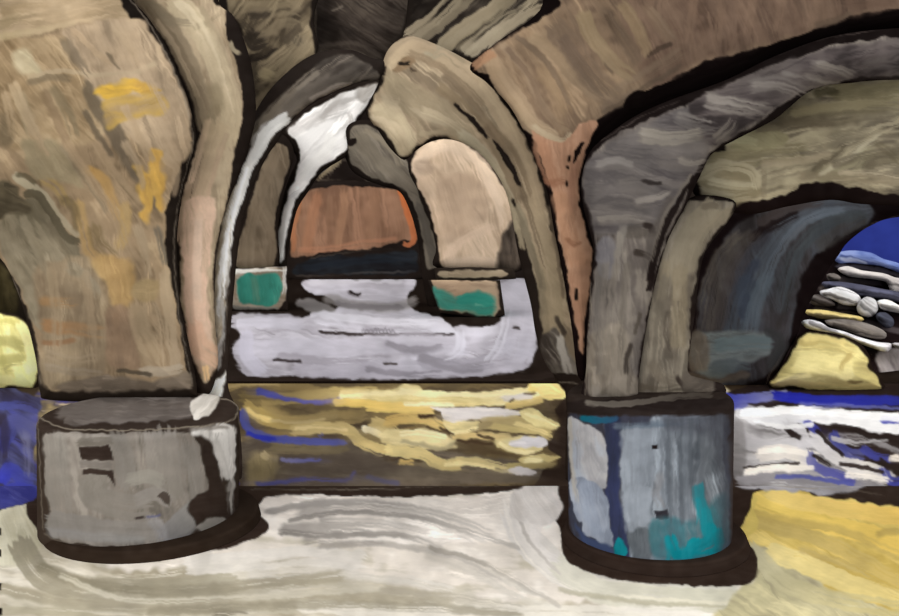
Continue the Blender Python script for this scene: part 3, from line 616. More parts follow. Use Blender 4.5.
p.P(z4a([(0, 520), (40, 540), (60, 640), (0, 660)]), (98, 85, 66), soft=6, a=.6)
# yellow
YL = (214, 168, 60)
p.P(z4a([(432, 410), (540, 365), (700, 380), (720, 405), (600, 420), (500, 445), (450, 440)]), [(188, 148, 74), (206, 164, 70), (214, 170, 70)], -6, soft=3, rag=3, a=.92)
p.P(z4a([(470, 450), (600, 425), (730, 430), (750, 510), (640, 520), (540, 560), (480, 575)]), [(176, 144, 84), (192, 156, 80), (168, 140, 98)], -8, soft=4, a=.8)
p.P(z4b([(590, 165), (630, 160), (660, 180), (690, 80), (730, 120), (740, 250), (748, 370), (720, 350), (680, 310), (670, 420), (645, 420), (630, 300), (610, 220)]), [(184, 144, 84), (200, 156, 78), (208, 164, 82)], 85, soft=4, rag=4, a=.85)
p.S(z4b([(400, 180), (470, 230), (510, 320), (540, 400)]), 10, (194, 150, 84), (170, 138, 94), a=.7, dry=.25)
p.S(z4b([(190, 220), (260, 260), (300, 330)]), 10, (176, 148, 92), a=.6, dry=.3)
p.S(z4b([(350, 330), (370, 420), (400, 540), (450, 600)]), 12, (176, 144, 92), (170, 136, 88), a=.65, dry=.3)
p.S(z4b([(560, 340), (560, 430), (540, 520)]), 12, (176, 146, 94), a=.6, dry=.3)
# left lower grey arm and its dark edge
p.P(z4b([(0, 400), (80, 330), (180, 300), (230, 390), (320, 480), (380, 580), (420, 720), (440, 900), (180, 900), (100, 720), (20, 580)]), [(104, 94, 75), (126, 114, 93), (146, 133, 110)], 62, soft=3, rag=2)
p.S(z4b([(70, 210), (130, 250), (190, 290), (270, 400), (340, 470)]), 9, (186, 174, 146), (160, 146, 120), a=.85, dry=.2)
p.S(z4b([(110, 290), (170, 290), (230, 380), (300, 480), (350, 500)]), 8, (88, 79, 62), a=.9, dry=.15)
p.P(z4b([(-20, 230), (60, 250), (100, 300), (140, 370), (60, 370), (0, 400), (-30, 400)]), [(76, 67, 52), (96, 85, 66)], 20, soft=4)
p.S(z4b([(80, 200), (130, 215), (155, 240)]), 5, (96, 86, 66), a=.8)
p.P(z4b([(100, 60), (200, 40), (270, 60), (330, 160), (380, 260), (260, 230), (150, 210)]), [(146, 131, 102), (160, 144, 114)], 60, soft=4, a=.85)
p.S(z4b([(290, 310), (330, 350), (350, 440)]), 9, (108, 92, 66), a=.7, dry=.25)
p.S(z4b([(420, 440), (450, 520), (500, 570)]), 14, (116, 98, 68), a=.6, dry=.35)
p.S(z4b([(280, 70), (380, 220), (460, 370)]), 8, (160, 142, 116), a=.7, dry=.3); p.S(z4b([(340, 150), (420, 260), (480, 360)]), 8, (124, 108, 86), a=.6, dry=.3)
# lower shaft
p.P(z4c([(150, 60), (260, 0), (420, 0), (480, 220), (480, 400), (440, 560), (200, 560), (190, 340)]), [(126, 108, 86), (148, 129, 103), (168, 148, 119)], 85, soft=5)
p.S(z4c([(190, 190), (330, 190)]), 10, (160, 120, 78), a=.6, dry=.35); p.S(z4c([(200, 290), (320, 310), (450, 320)]), 13, (156, 114, 76), (150, 120, 88), a=.75, dry=.25)
p.S(z4c([(195, 370), (260, 375), (330, 360)]), 5, (138, 100, 70), a=.7, dry=.25)
p.P(z4c([(400, 0), (500, -20), (600, 20), (600, 160), (580, 200), (540, 225), (500, 200), (470, 100)]), [(164, 132, 86), (186, 154, 104)], 80, soft=5, a=.85)
p.P(z4c([(600, 100), (700, 90), (715, 170), (680, 190), (600, 170)]), [(148, 126, 90), (156, 134, 98)], 0, soft=4, a=.8)
p.P(z4c([(480, 230), (590, 225), (620, 440), (640, 490), (540, 490), (480, 440)]), [(128, 105, 84), (150, 124, 99)], 88, soft=4, a=.85)
p.S(z4c([(620, 210), (640, 330), (700, 460)]), 20, (170, 148, 118), a=.65, dry=.2)
p.S(z4c([(740, 60), (760, 250), (790, 470)]), 12, (176, 154, 124), (168, 147, 120), a=.8, dry=.15)
p.S(z4c([(310, 30), (380, 70), (430, 150)]), 12, (144, 134, 114), a=.5, dry=.3)
p.S(z4c([(640, 500), (740, 500), (810, 490)]), 10, (176, 160, 138), a=.8, dry=.2); p.S(z4c([(530, 495), (610, 505), (680, 515)]), 4, (74, 64, 52), a=.8, dry=.2)
p.P(z4c([(260, 560), (400, 530), (520, 520), (700, 540), (840, 500), (855, 570), (700, 585), (500, 590), (280, 590)]), [(112, 98, 83), (146, 129, 110)], -3, soft=3)
p.S(z4c([(720, 560), (790, 545), (850, 560)]), 10, (142, 126, 108), a=.8, dry=.2)
p.S(z4b([(700, 440), (720, 500), (740, 600)]), 7, (104, 96, 84), a=.7, dry=.2)
for q, w, c, d in (([(60, 380), (100, 480), (150, 580), (200, 700)], 11, (190, 166, 132), (166, 142, 112)), ([(200, 420), (250, 520), (300, 640)], 9, (132, 110, 84), (146, 122, 94)), ([(20, 420), (50, 520), (60, 600)], 9, (178, 154, 122), (150, 128, 99)), ([(330, 140), (420, 230), (500, 300)], 8, (184, 158, 126), (170, 146, 116)), ([(520, 110), (580, 200), (620, 290)], 9, (186, 162, 131), (174, 150, 120)), ([(640, 300), (700, 420), (760, 540)], 8, (186, 162, 132), (166, 142, 114)), ([(560, 480), (620, 600), (680, 720)], 8, (184, 158, 126), (160, 138, 110)), ([(480, 240), (510, 280), (540, 305)], 3.5, (104, 90, 72), (112, 97, 78)), ([(10, 60), (100, 30), (220, 30)], 9, (150, 128, 96), (176, 152, 119)), ([(300, 60), (400, 40), (520, 60)], 8, (190, 165, 132), (172, 147, 116))):
    p.S(z4a(q), w, c, d, a=.75, dry=.3, f=3, jit=9)
for q, w, c, d in (([(300, 60), (420, 240), (520, 400), (580, 560)], 9, (176, 150, 118), (160, 138, 110)), ([(430, 60), (520, 200), (620, 330)], 9, (166, 142, 112), (150, 128, 100)), ([(560, 60), (620, 160), (640, 260)], 8, (178, 155, 126), (160, 138, 110)), ([(740, 120), (790, 180), (780, 280)], 9, (178, 155, 126), (156, 134, 108)), ([(620, 440), (650, 540), (680, 640)], 10, (166, 146, 118), (150, 130, 104)), ([(100, 400), (160, 520), (220, 660)], 10, (146, 133, 110), (130, 117, 95)), ([(220, 420), (300, 540), (340, 640)], 8, (104, 93, 75), (120, 107, 86))):
    p.S(z4b(q), w, c, d, a=.7, dry=.32, f=3, jit=9)
for q, w, c, d in (([(230, 40), (250, 200), (260, 400)], 10, (156, 136, 108), (160, 139, 112)), ([(380, 60), (410, 240), (420, 440)], 10, (160, 139, 111), (150, 129, 103)), ([(690, 200), (720, 330), (740, 470)], 9, (166, 145, 117), (178, 156, 127)), ([(520, 240), (530, 360), (540, 470)], 8, (140, 114, 90), (128, 106, 85)), ([(220, 420), (300, 450), (420, 440)], 10, (166, 146, 120), (150, 131, 106)), ([(210, 480), (330, 500), (450, 510)], 8, (156, 140, 119), (140, 124, 104))):
    p.S(z4c(q), w, c, d, a=.65, dry=.32, f=3, jit=9)
# outlines in chalk
p.S([(127, -4), (148, 22), (165, 52), (180, 85), (188, 112), (193, 140), (187, 168), (178, 205), (174, 243), (177, 300), (184, 340), (193, 384)], 1.3, (140, 128, 112), a=.6, dry=.3)
p.S([(12, 278), (22, 305), (34, 350), (41, 385)], 1.3, CHALK, a=.5, dry=.3)
shaft_outline = [(110, -60), (128, -8), (150, 20), (168, 50), (183, 85), (192, 115), (196, 142), (187, 172), (181, 204), (177, 243), (180, 300), (187, 334), (193, 364), (197, 392), (190, 398), (120, 402), (50, 400), (40, 392), (36, 360), (26, 318), (16, 288), (0, 258), (-45, 222), (-125, 160), (-210, 70), (-290, -60)]
body('shaft', shaft_outline, [(120, 390, 4.86), (110, 250, 4.8), (60, 60, 4.5), (-150, 0, 4.1), (150, 60, 4.6)], p, thick=.26, bulge=.13, R=60, parent=pier)

# ---- left beige rib that springs from the same pedestal
p = Paint((40, 32, 27), 4)
p.P([(120, -40), (215, -40), (214, 0), (225, 10), (228, 40), (238, 70), (243, 112), (234, 150), (228, 195), (216, 250), (214, 300), (219, 345), (215, 365), (207, 382), (198, 372), (186, 330), (180, 290), (181, 250), (190, 205), (200, 175), (203, 140), (196, 100), (180, 60), (168, 32), (140, 5)], [(124, 108, 86), (150, 133, 108), (168, 151, 124)], 78, rag=1.5, soft=1.5)
z1 = lambda q: z(0, 0, 2.99, q)
p.S(z1([(420, 0), (500, 80), (560, 190), (600, 300), (620, 380)]), 20, (122, 108, 88), (128, 114, 92), a=.8, dry=.2)
p.S(z1([(520, 0), (600, 90), (650, 200), (690, 320), (680, 420)]), [24, 24, 22, 22, 20], (170, 155, 127), (166, 150, 122), a=.85, dry=.15)
p.S(z1([(580, 80), (620, 70), (670, 40)]), 6, (116, 104, 82), a=.5, dry=.3)
p.S(z1([(440, 10), (510, 60), (560, 70)]), 12, (104, 94, 76), a=.5, dry=.35)
p.S(z1([(640, 260), (650, 310), (640, 350)]), 14, (122, 110, 86), a=.6, dry=.25)
p.S(z1([(650, 380), (620, 480), (580, 600), (560, 720)]), 26, (162, 144, 116), (186, 160, 134), a=.85, dry=.1)
for q, w, c, d in (([(530, 0), (590, 70), (640, 160), (668, 260), (690, 330)], 10, (184, 170, 142), (176, 160, 132)), ([(600, 20), (650, 110), (690, 220), (715, 320)], 6, (136, 122, 98), (150, 134, 109)), ([(440, 20), (520, 120), (575, 220), (620, 330)], 7, (108, 95, 76), (120, 105, 84)), ([(470, 60), (540, 170), (590, 290)], 5, (150, 134, 110), (158, 141, 115)), ([(620, 360), (600, 440), (570, 540)], 7, (172, 150, 122), (190, 164, 137)), ([(680, 400), (650, 480), (620, 600)], 6, (150, 132, 108), (176, 150, 125))):
    p.S(z1(q), w, c, d, a=.8, dry=.3, f=2, jit=9)
z2 = lambda q: z(0, 200, 2.99, q)
p.P(z2([(545, 60), (560, 0), (640, 0), (640, 100), (620, 260), (640, 400), (655, 480), (620, 545), (600, 520), (570, 440), (550, 300)]), [(160, 136, 112), (186, 160, 136), (196, 166, 142)], 86, soft=3)
p.S(z2([(570, 380), (600, 440), (640, 470)]), 22, (190, 152, 126), (192, 156, 128), a=.7, dry=.15)
p.S(z2([(612, 500), (618, 535)]), 7, (212, 178, 130))
p.S(z2([(595, 60), (588, 200), (590, 300)]), 9, (196, 172, 150), a=.7, dry=.2)
p.S(z1([(690, 130), (700, 150), (712, 158)]), 5, (150, 138, 112), a=.8)
rib_outline = [(104, -60), (212, -60), (218, 0), (232, 14), (242, 35), (252, 68), (256, 112), (250, 142), (240, 172), (228, 203), (218, 240), (215, 280), (215, 320), (218, 352), (217, 372), (211, 392), (203, 396), (194, 392), (180, 350), (172, 300), (168, 250), (172, 200), (184, 170), (188, 140), (180, 105), (160, 60), (140, 25)]
lr = body('arch_rib', rib_outline, [(207, 392, 5.02), (190, 220, 5.05), (200, 0, 4.9)], p, thick=.25, bulge=.09, R=30)
tag(lr, 'beige rib curving up beside the taupe pier to the top edge, pink at its foot', 'arch rib')

# ================================================================== TRANSVERSE ARCH over the canal
arch = thing('transverse_arch', (.0, 5.3, -.02), 'pointed arch spanning the canal, grey white left leg and tan right leg', 'arch')
p = Paint((40, 32, 27), 4)
zk = lambda q: z(200, 0, 4.495, q)
p.P(zk([(270, 560), (340, 470), (430, 380), (510, 310), (560, 260), (640, 240), (720, 265), (790, 310), (800, 360), (720, 370), (620, 410), (520, 450), (420, 520), (360, 560), (300, 640)]), [(60, 53, 47), (76, 68, 60), (92, 83, 73)], -35, soft=2)
p.S(zk([(280, 560), (350, 470), (450, 380), (520, 320)]), 9, (104, 95, 84), (96, 87, 76), a=.8, dry=.25)
p.S(zk([(380, 490), (480, 420), (600, 370), (700, 320)]), 14, (78, 70, 62), (70, 63, 56), a=.7, dry=.2)
p.S(zk([(500, 450), (600, 395), (680, 375)]), 5, (120, 110, 100), a=.6, dry=.4)
p.S(zk([(210, 640), (300, 520), (420, 400)]), 10, (84, 75, 64), a=.8, dry=.2)
p.P([(243, 175), (250, 150), (262, 125), (278, 118), (288, 118), (275, 132), (258, 155), (246, 185), (236, 215), (231, 250), (228, 290), (224, 325), (222, 365), (216, 370), (215, 330), (217, 290), (222, 250), (228, 220)], [(96, 90, 84), (140, 134, 128), (176, 170, 164)], -62, rag=2, soft=1.5)
p.P([(244, 172), (252, 160), (250, 172), (240, 200), (232, 230), (226, 280), (222, 330), (216, 345), (214, 300), (217, 250), (226, 205)], [(112, 100, 84), (142, 129, 110), (164, 152, 134)], -70, rag=2, soft=2)
p.S([(286, 118), (268, 133), (250, 165), (238, 195), (229, 230), (223, 275), (219, 315)], [14, 12, 11, 11, 9, 8, 5], (176, 172, 166), (204, 200, 194), dry=.3, a=.95)
p.S([(246, 168), (236, 200), (228, 235), (222, 285)], 6, (220, 216, 210), a=.85, dry=.3)
p.S([(220, 300), (222, 340), (221, 362)], 7, (150, 146, 142), (130, 126, 122), a=.7, dry=.4)
p.S([(231, 215), (228, 290), (225, 345), (222, 366)], 1.3, CHALK, a=.5, dry=.3)
p.P([(222, 375), (226, 372), (221, 395), (208, 420), (195, 420), (200, 400)], [(206, 200, 188), (226, 220, 208)], -60, soft=2)  # painted white highlight at the foot of the leg
left_leg = [(386, 62), (372, 58), (352, 50), (330, 50), (312, 55), (292, 68), (268, 92), (250, 122), (238, 150), (226, 195), (214, 240), (208, 300), (206, 360), (200, 390), (200, 488), (239, 488), (239, 420), (228, 385), (230, 340), (234, 290), (240, 235), (252, 190), (265, 160), (280, 138), (289, 124), (306, 107), (331, 93), (356, 83), (382, 78)]
body('leg', left_leg, [(220, 470, 5.25), (225, 300, 5.25), (300, 90, 5.35), (380, 70, 5.4)], p, thick=.3, bulge=.07, R=16, parent=arch)['label'] = 'charcoal left leg with a white edge'
# right leg
p = Paint((40, 32, 27), 4)
z6 = lambda q: z(300, 0, 2.99, q)
z7 = lambda q: z(380, 100, 2.677, q)
p.P(z6([(260, 190), (330, 120), (420, 150), (500, 195), (560, 240), (620, 320), (670, 420), (710, 520), (740, 640), (770, 760), (800, 900), (830, 1060), (835, 1110), (780, 1100), (735, 1020), (720, 900), (690, 780), (650, 640), (600, 540), (540, 460), (470, 420), (400, 410), (330, 450), (305, 470), (260, 400), (205, 360), (215, 300), (250, 240)]), [(120, 105, 86), (148, 130, 106), (170, 152, 125)], 55, rag=1.5, soft=1.5)
p.S(z6([(270, 190), (330, 140), (420, 160), (500, 210), (570, 290), (620, 370), (680, 490), (720, 620)]), [22, 24, 22, 20, 18, 17, 15, 13], (172, 152, 124), (158, 138, 112), a=.85, dry=.15)
p.S(z6([(380, 170), (430, 150), (480, 190)]), 12, (150, 142, 120), (128, 114, 92), a=.6, dry=.3)
p.P(z6([(215, 340), (250, 300), (300, 320), (340, 400), (350, 430), (310, 465), (270, 410)]), [(152, 136, 110), (180, 163, 135)], 55, soft=2)
p.S(z6([(230, 330), (300, 360), (330, 440)]), 9, (172, 156, 128), a=.7, dry=.25)
p.S(z6([(260, 240), (330, 280), (420, 330), (500, 400)]), 22, (140, 126, 102), (134, 120, 97), a=.75, dry=.25)
p.S(z6([(250, 290), (340, 330), (430, 370)]), 10, (152, 138, 114), a=.7, dry=.35)
p.S(z6([(420, 260), (500, 330), (560, 400), (620, 500), (650, 600)]), 12, (124, 107, 84), (114, 98, 78), a=.8, dry=.2)
p.S(z6([(560, 380), (620, 440), (660, 520), (690, 620)]), 12, (104, 88, 70), (122, 104, 82), a=.75, dry=.2)
p.S(z6([(480, 400), (560, 470), (610, 560), (650, 680)]), 11, (162, 151, 127), (148, 135, 111), a=.85, dry=.2)
p.S(z6([(500, 430), (570, 500), (620, 610)]), 5, (160, 150, 126), a=.7, dry=.25)
p.P(z6([(320, 165), (345, 185), (300, 215), (270, 215), (290, 190)]), [(116, 96, 74), (146, 122, 94)], 30, soft=2)
p.S(z6([(295, 190), (325, 188)]), 4, (44, 36, 30)); p.S(z6([(330, 205), (345, 215)]), 4, (70, 58, 46), a=.8)
p.S(z6([(460, 308), (510, 355), (560, 410)]), [2, 5.5, 3], (38, 30, 26), a=.95, dry=0)
p.S(z6([(578, 420), (620, 480), (658, 560)]), [2, 6.5, 3], (38, 30, 26), a=.95, dry=0)
ze2 = lambda q: z(300, 200, 2.99, q)
p.S(ze2([(635, 0), (670, 90), (705, 190), (720, 260)]), [4, 7, 6, 4], (40, 32, 27), a=.95, dry=0)
p.S(ze2([(690, 0), (720, 100), (745, 200), (760, 300), (760, 400)]), 18, (160, 141, 114), (146, 130, 104), a=.8, dry=.15)
p.S(ze2([(745, 20), (770, 160), (790, 290)]), 5, (96, 82, 66), a=.7, dry=.25)
p.S(ze2([(650, 20), (680, 110), (720, 250), (730, 350), (745, 430)]), 8, (134, 122, 100), (124, 110, 88), a=.85, dry=.15)
p.S(z6([(563, 235), (600, 280), (640, 335), (690, 420), (735, 545)]), [4, 8, 7, 5, 3], (26, 19, 16), a=.95, dry=0)
p.P(ze2([(690, 440), (740, 450), (800, 520), (840, 550), (760, 560), (700, 520)]), (42, 34, 29), soft=6, a=.85)
p.P(ze2([(725, 420), (760, 380), (790, 420), (830, 500), (840, 550), (760, 535), (730, 500)]), [(60, 52, 46), (98, 90, 80), (130, 121, 110)], 60, soft=3, dry=.15)
p.S(ze2([(775, 410), (790, 470), (810, 520)]), 8, (176, 168, 156), (150, 142, 132), a=.85, dry=.3)
p.S(ze2([(765, 350), (790, 400)]), 5, (50, 42, 36), a=.8, dry=.2)
for q, w, c, d in (([(275, 180), (330, 135), (400, 150)], 9, (176, 155, 126), (150, 130, 104)), ([(330, 160), (400, 190), (470, 240), (540, 310)], 8, (136, 117, 94), (126, 108, 86)),
                   ([(540, 250), (600, 330), (650, 430), (690, 540), (715, 640)], 7, (178, 158, 129), (164, 144, 116)), ([(430, 230), (500, 290), (570, 370), (610, 430)], 6, (112, 96, 77), (122, 104, 82)),
                   ([(215, 350), (290, 380), (320, 440)], 6, (186, 169, 141), (160, 143, 117)), ([(300, 310), (350, 360), (360, 410)], 6, (126, 112, 90), (132, 117, 94)), ([(370, 330), (420, 350), (480, 385)], 7, (170, 154, 128), (150, 135, 110)),
                   ([(360, 400), (420, 395), (470, 405)], 5, (158, 142, 116), (140, 125, 101)), ([(600, 560), (640, 640), (665, 740)], 6, (172, 158, 131), (150, 136, 110)), ([(690, 640), (730, 760), (760, 900)], 6, (172, 152, 124), (156, 138, 112)), ([(660, 560), (700, 680), (735, 800)], 5, (104, 89, 71), (112, 96, 78))):
    p.S(z6(q), w, c, d, a=.8, dry=.3, f=2, jit=10)
p.P(ze2([(570, 540), (700, 520), (850, 530), (870, 620), (860, 900), (760, 900), (750, 640)]), BLK, rag=1)
p.S(ze2([(720, 520), (760, 540), (830, 550)]), 1.3, CHALK, a=.6, dry=.3)
right_leg = [(383, 62), (388, 50), (398, 40), (412, 36), (440, 46), (467, 60), (489, 74), (516, 104), (534, 138), (550, 178), (556, 200), (560, 233), (567, 270), (572, 320), (582, 375), (588, 400), (588, 488), (567, 488), (566, 400), (560, 384), (545, 362), (536, 335), (531, 305), (524, 277), (517, 247), (512, 217), (505, 190), (494, 170), (477, 151), (460, 142), (444, 139), (428, 143), (414, 152), (404, 160), (390, 148), (378, 130), (366, 114), (368, 104), (378, 84)]
body('leg', right_leg, [(572, 470, 5.22), (560, 320, 5.22), (480, 120, 5.3), (390, 60, 5.4)], p, thick=.3, bulge=.07, R=18, parent=arch)['label'] = 'tan right leg with dark slits'

# ================================================================== VAULT WEBS high behind the arch
p = Paint((46, 38, 32), 4)
p.P(zk([(120, -160), (490, -160), (495, 60), (515, 200), (500, 290), (430, 370), (340, 440), (260, 540), (230, 640), (200, 900), (215, 560), (235, 400), (200, 220), (175, 100), (120, 20)]), [(76, 66, 53), (110, 97, 77), (142, 127, 101)], -52, rag=2, soft=2)
for q, w, c in (([(235, 60), (270, 55), (300, 60)], 12, (66, 57, 47)), ([(225, 160), (250, 190), (280, 180)], 18, (58, 50, 42)), ([(220, 260), (270, 255), (330, 215)], 8, (50, 42, 36)), ([(360, 20), (400, 30)], 9, (80, 70, 56)), ([(380, 190), (420, 150), (450, 120)], 9, (80, 70, 57)), ([(430, 180), (440, 190)], 10, (82, 73, 60)), ([(190, 110), (210, 120)], 8, (74, 65, 53)), ([(260, 390), (280, 400)], 8, (86, 75, 60))):
    p.S(zk(q), w, c, a=.85, dry=.15)
p.S(zk([(280, 340), (350, 320), (420, 250), (460, 180)]), 16, (132, 118, 92), (122, 109, 88), a=.7, dry=.3)
p.S(zk([(200, 30), (300, 25), (400, 0)]), 12, (128, 114, 90), a=.6, dry=.3)
p.S(zk([(280, 150), (350, 90), (420, 90)]), 16, (118, 105, 84), a=.6, dry=.3)
p.S(zk([(240, 480), (300, 440), (380, 400)]), 12, (120, 107, 86), a=.7, dry=.3)
p.S(zk([(290, 330), (310, 340)]), 12, (146, 132, 102), a=.7, dry=.1)
c1 = body('ceiling', [(150, -70), (316, -70), (314, 20), (318, 50), (300, 90), (262, 140), (246, 200), (215, 260), (185, 150), (170, 60)], 5.7, p, thick=.2, bulge=.1, R=60)
tag(c1, 'blotchy brown vault web above the left leg of the arch', 'vault', kind='structure')
p = Paint((48, 40, 34), 3)
p.P(zk([(500, -100), (950, -100), (880, 200), (830, 290), (790, 300), (700, 240), (620, 230), (560, 250), (530, 240), (515, 100)]), [(52, 44, 38), (66, 57, 50), (78, 69, 60)], 35, soft=3)
p.S(zk([(540, 220), (700, 215), (800, 270)]), 12, (86, 77, 68), a=.6, dry=.3); p.S(zk([(590, 45), (620, 38), (640, 25)]), 2, (130, 120, 106), a=.5)
p.S(zk([(520, 250), (600, 240), (660, 232), (740, 255), (800, 290)]), 1.6, (140, 130, 112), a=.6, dry=.3)
p.S(zk([(510, 0), (520, 100), (520, 260)]), 3, (104, 93, 78), a=.45, dry=.3)
c2 = body('ceiling', [(306, -70), (486, -70), (440, 40), (400, 66), (378, 72), (350, 68), (325, 68), (304, 84), (312, 20)], 6.2, p, thick=.2, bulge=.1, R=60)
tag(c2, 'dark charcoal vault web above the crown of the arch', 'vault', kind='structure')
p = Paint((48, 40, 34), 4)
p.P(z6([(420, -100), (900, -100), (860, -10), (760, 40), (660, 90), (540, 160), (480, 160), (430, 130), (380, 110), (330, 100)]), [(42, 35, 30), (60, 52, 45), (82, 73, 62)], -38, soft=3)
for q, w, c, d in (([(330, 108), (400, 60), (480, -20)], 18, (150, 136, 113), (128, 116, 95)), ([(372, 118), (420, 80), (500, 10), (520, -20)], 7, (120, 108, 89), (112, 101, 83)),
                   ([(432, 138), (480, 95), (560, 40), (640, -30)], 16, (152, 138, 113), (142, 128, 104)), ([(470, 145), (560, 75), (640, 0)], 7, (112, 101, 83), (120, 108, 88)),
                   ([(486, 150), (540, 105), (600, 60), (640, 35)], 6, (164, 151, 127), (130, 118, 97)), ([(508, 160), (560, 115), (640, 55), (700, 5)], 11, (178, 164, 139), (156, 142, 117)),
                   ([(560, 132), (650, 62), (720, 25), (790, 5)], 9, (168, 154, 130), (132, 119, 97)), ([(690, 0), (730, -20), (790, -40)], 9, (140, 127, 105), (110, 99, 81)), ([(600, 20), (660, -30)], 9, (136, 123, 100), (120, 108, 88))):
    p.S(z6(q), w, c, d, a=.95, dry=.28, jit=12)
c3 = body('ceiling', [(380, 90), (402, 40), (440, -70), (640, -70), (620, 20), (560, 90), (500, 140), (440, 90)], 5.8, p, thick=.2, bulge=.1, R=60)
tag(c3, 'vault web with pale slanting brush strokes right of the crown', 'vault', kind='structure')
p = Paint((42, 34, 29), 3)
sp = body('wall_upper', [(120, -70), (640, -70), (640, 383), (572, 383), (556, 383), (540, 330), (520, 240), (505, 180), (480, 145), (440, 130), (410, 150), (385, 130), (374, 96), (384, 72), (350, 72), (300, 100), (262, 145), (240, 200), (224, 270), (214, 383), (150, 383)], 6.7, p, thick=.25, bulge=.02, R=10, g=3, sm=False)
tag(sp, 'dark wall around the arch opening', 'wall', kind='structure')

# ================================================================== RIGHT NEAR PIER
base = (0.95, 4.25, 0.0)
rp = thing('stone_pier', base, 'grey pier on the round blue pedestal streaked with teal, fanning out to upper right', 'pier')
p = Paint((40, 32, 29), 4)
zq = lambda q: z(560, 380, 2.8, q)
NV = (44, 52, 78)
p.P(zq([(20, 95), (160, 100), (440, 90), (470, 200), (475, 350), (470, 480), (400, 520), (200, 545), (90, 520), (40, 470), (20, 300)]), [(46, 42, 44), (52, 52, 62), (58, 60, 70)], 85, soft=3)
p.P(zq([(130, 115), (175, 120), (165, 270), (190, 420), (205, 510), (170, 500), (150, 460), (130, 300)]), [(40, 42, 56), (46, 50, 76)], 85, soft=2)
p.P(zq([(25, 105), (60, 115), (110, 145), (130, 180), (132, 280), (118, 305), (60, 285), (32, 270), (25, 180)]), [(150, 148, 150), (172, 168, 166), (160, 164, 172)], 82, soft=1.2, rag=1)
p.P(zq([(30, 275), (120, 305), (140, 400), (150, 470), (100, 445), (65, 430), (62, 400), (45, 390)]), [(128, 134, 146), (146, 152, 164), (160, 164, 172)], 84, soft=1.2, rag=1)
p.S(zq([(28, 110), (30, 200), (45, 340)]), 5, (182, 172, 156), a=.7, dry=.3)
p.S(zq([(70, 290), (85, 380), (110, 430)]), 12, (150, 158, 172), a=.6, dry=.25)
p.P(zq([(45, 400), (70, 435), (150, 475), (165, 530), (110, 520), (70, 490)]), [(44, 54, 86), (62, 72, 100)], 40, soft=3)
p.S(zq([(60, 470), (100, 510), (180, 535), (260, 530)]), 8, (66, 76, 96), a=.6, dry=.3)
p.S(zq([(60, 105), (110, 112), (160, 105)]), 7, (22, 96, 112), (46, 74, 100), dry=.1)
p.P(zq([(175, 140), (240, 125), (280, 95), (440, 100), (455, 200), (470, 320), (465, 460), (440, 500), (300, 510), (205, 500), (190, 420), (180, 330), (170, 260), (175, 200)]), [(78, 82, 88), (104, 108, 114), (126, 131, 138), (150, 156, 163)], 87, soft=2, rag=2)
for x0, c, w in ((195, (146, 151, 158), 18), (235, (134, 139, 146), 18), (300, (98, 102, 108), 14), (350, (106, 111, 118), 14), (410, (92, 95, 100), 12)):
    p.S(zq([(x0, 140), (x0 - 2, 260), (x0 + 8, 410)]), w, c, a=.6, dry=.25)
p.P(zq([(180, 310), (250, 300), (260, 330), (245, 410), (190, 420)]), [(136, 141, 148), (150, 155, 162)], 88, soft=2)
p.S(zq([(150, 130), (250, 125), (360, 120), (440, 120)]), 6, (98, 106, 116), (72, 88, 104), a=.7, dry=.3)
p.S(zq([(280, 105), (360, 100), (440, 100)]), 8, (84, 88, 96), a=.6, dry=.3)
p.P(zq([(258, 182), (273, 180), (274, 192), (258, 194)]), (26, 20, 20), rag=.5, sm=False)
p.P(zq([(266, 366), (302, 364), (304, 386), (268, 387)]), (36, 34, 38), rag=.8, sm=False)
p.S(zq([(280, 270), (270, 320), (285, 350)]), 9, (128, 126, 128), a=.6, dry=.2)
p.P(zq([(195, 425), (250, 420), (258, 500), (205, 505)]), [(84, 88, 92), (102, 106, 110)], 86, soft=2)
TL = (18, 128, 138)
p.P(zq([(255, 400), (300, 385), (380, 390), (460, 320), (470, 460), (440, 505), (300, 505), (255, 480)]), [(70, 98, 106), (58, 108, 116), (92, 110, 116)], 84, soft=6, a=.85)
p.S(zq([(385, 300), (395, 350), (410, 400), (420, 440)]), 13, (42, 118, 128), (24, 124, 134), dry=.2, a=.85)
p.S(zq([(310, 440), (320, 480), (345, 495), (370, 470), (380, 450)]), 11, TL, (14, 134, 144), dry=.12)
p.S(zq([(375, 470), (420, 450), (420, 410)]), 11, (22, 126, 136), dry=.15)
p.S(zq([(440, 420), (445, 460), (430, 500), (410, 515)]), 10, (14, 136, 146), dry=.1)
p.S(zq([(320, 490), (400, 490), (440, 480)]), 8, TL, dry=.15)
p.S(zq([(190, 515), (300, 510), (400, 500)]), 5, (44, 112, 124), a=.8, dry=.25)
p.S(zq([(270, 400), (262, 440), (270, 480)]), 9, (70, 110, 116), a=.7, dry=.3)
p.P(zq([(150, 490), (165, 440), (185, 470), (185, 495), (165, 505)]), [(16, 112, 120), (22, 124, 132)], 80, rag=1)
p.S(zq([(350, 540), (420, 535), (480, 530)]), 1.5, (84, 82, 88), a=.5, dry=.4)
p.S(zq([(10, 90), (160, 92), (330, 92), (480, 70)]), 1.4, CHALK, a=.5, dry=.35)
p.P([(560, 380), (740, 380), (733, 404), (690, 408), (620, 412), (566, 408)], (44, 36, 31), rag=1)
p.S([(586, 404), (620, 406), (670, 400), (710, 396)], 7, (120, 111, 100), (70, 62, 54), a=.9, dry=.2)
p.S([(640, 410), (690, 405), (730, 398)], 3, (76, 67, 58), a=.7, dry=.3)
p.P(zq([(405, 100), (470, 95), (478, 300), (470, 480), (440, 470), (450, 330), (430, 200)]), [(44, 42, 46), (66, 68, 76)], 86, soft=10, a=.7)
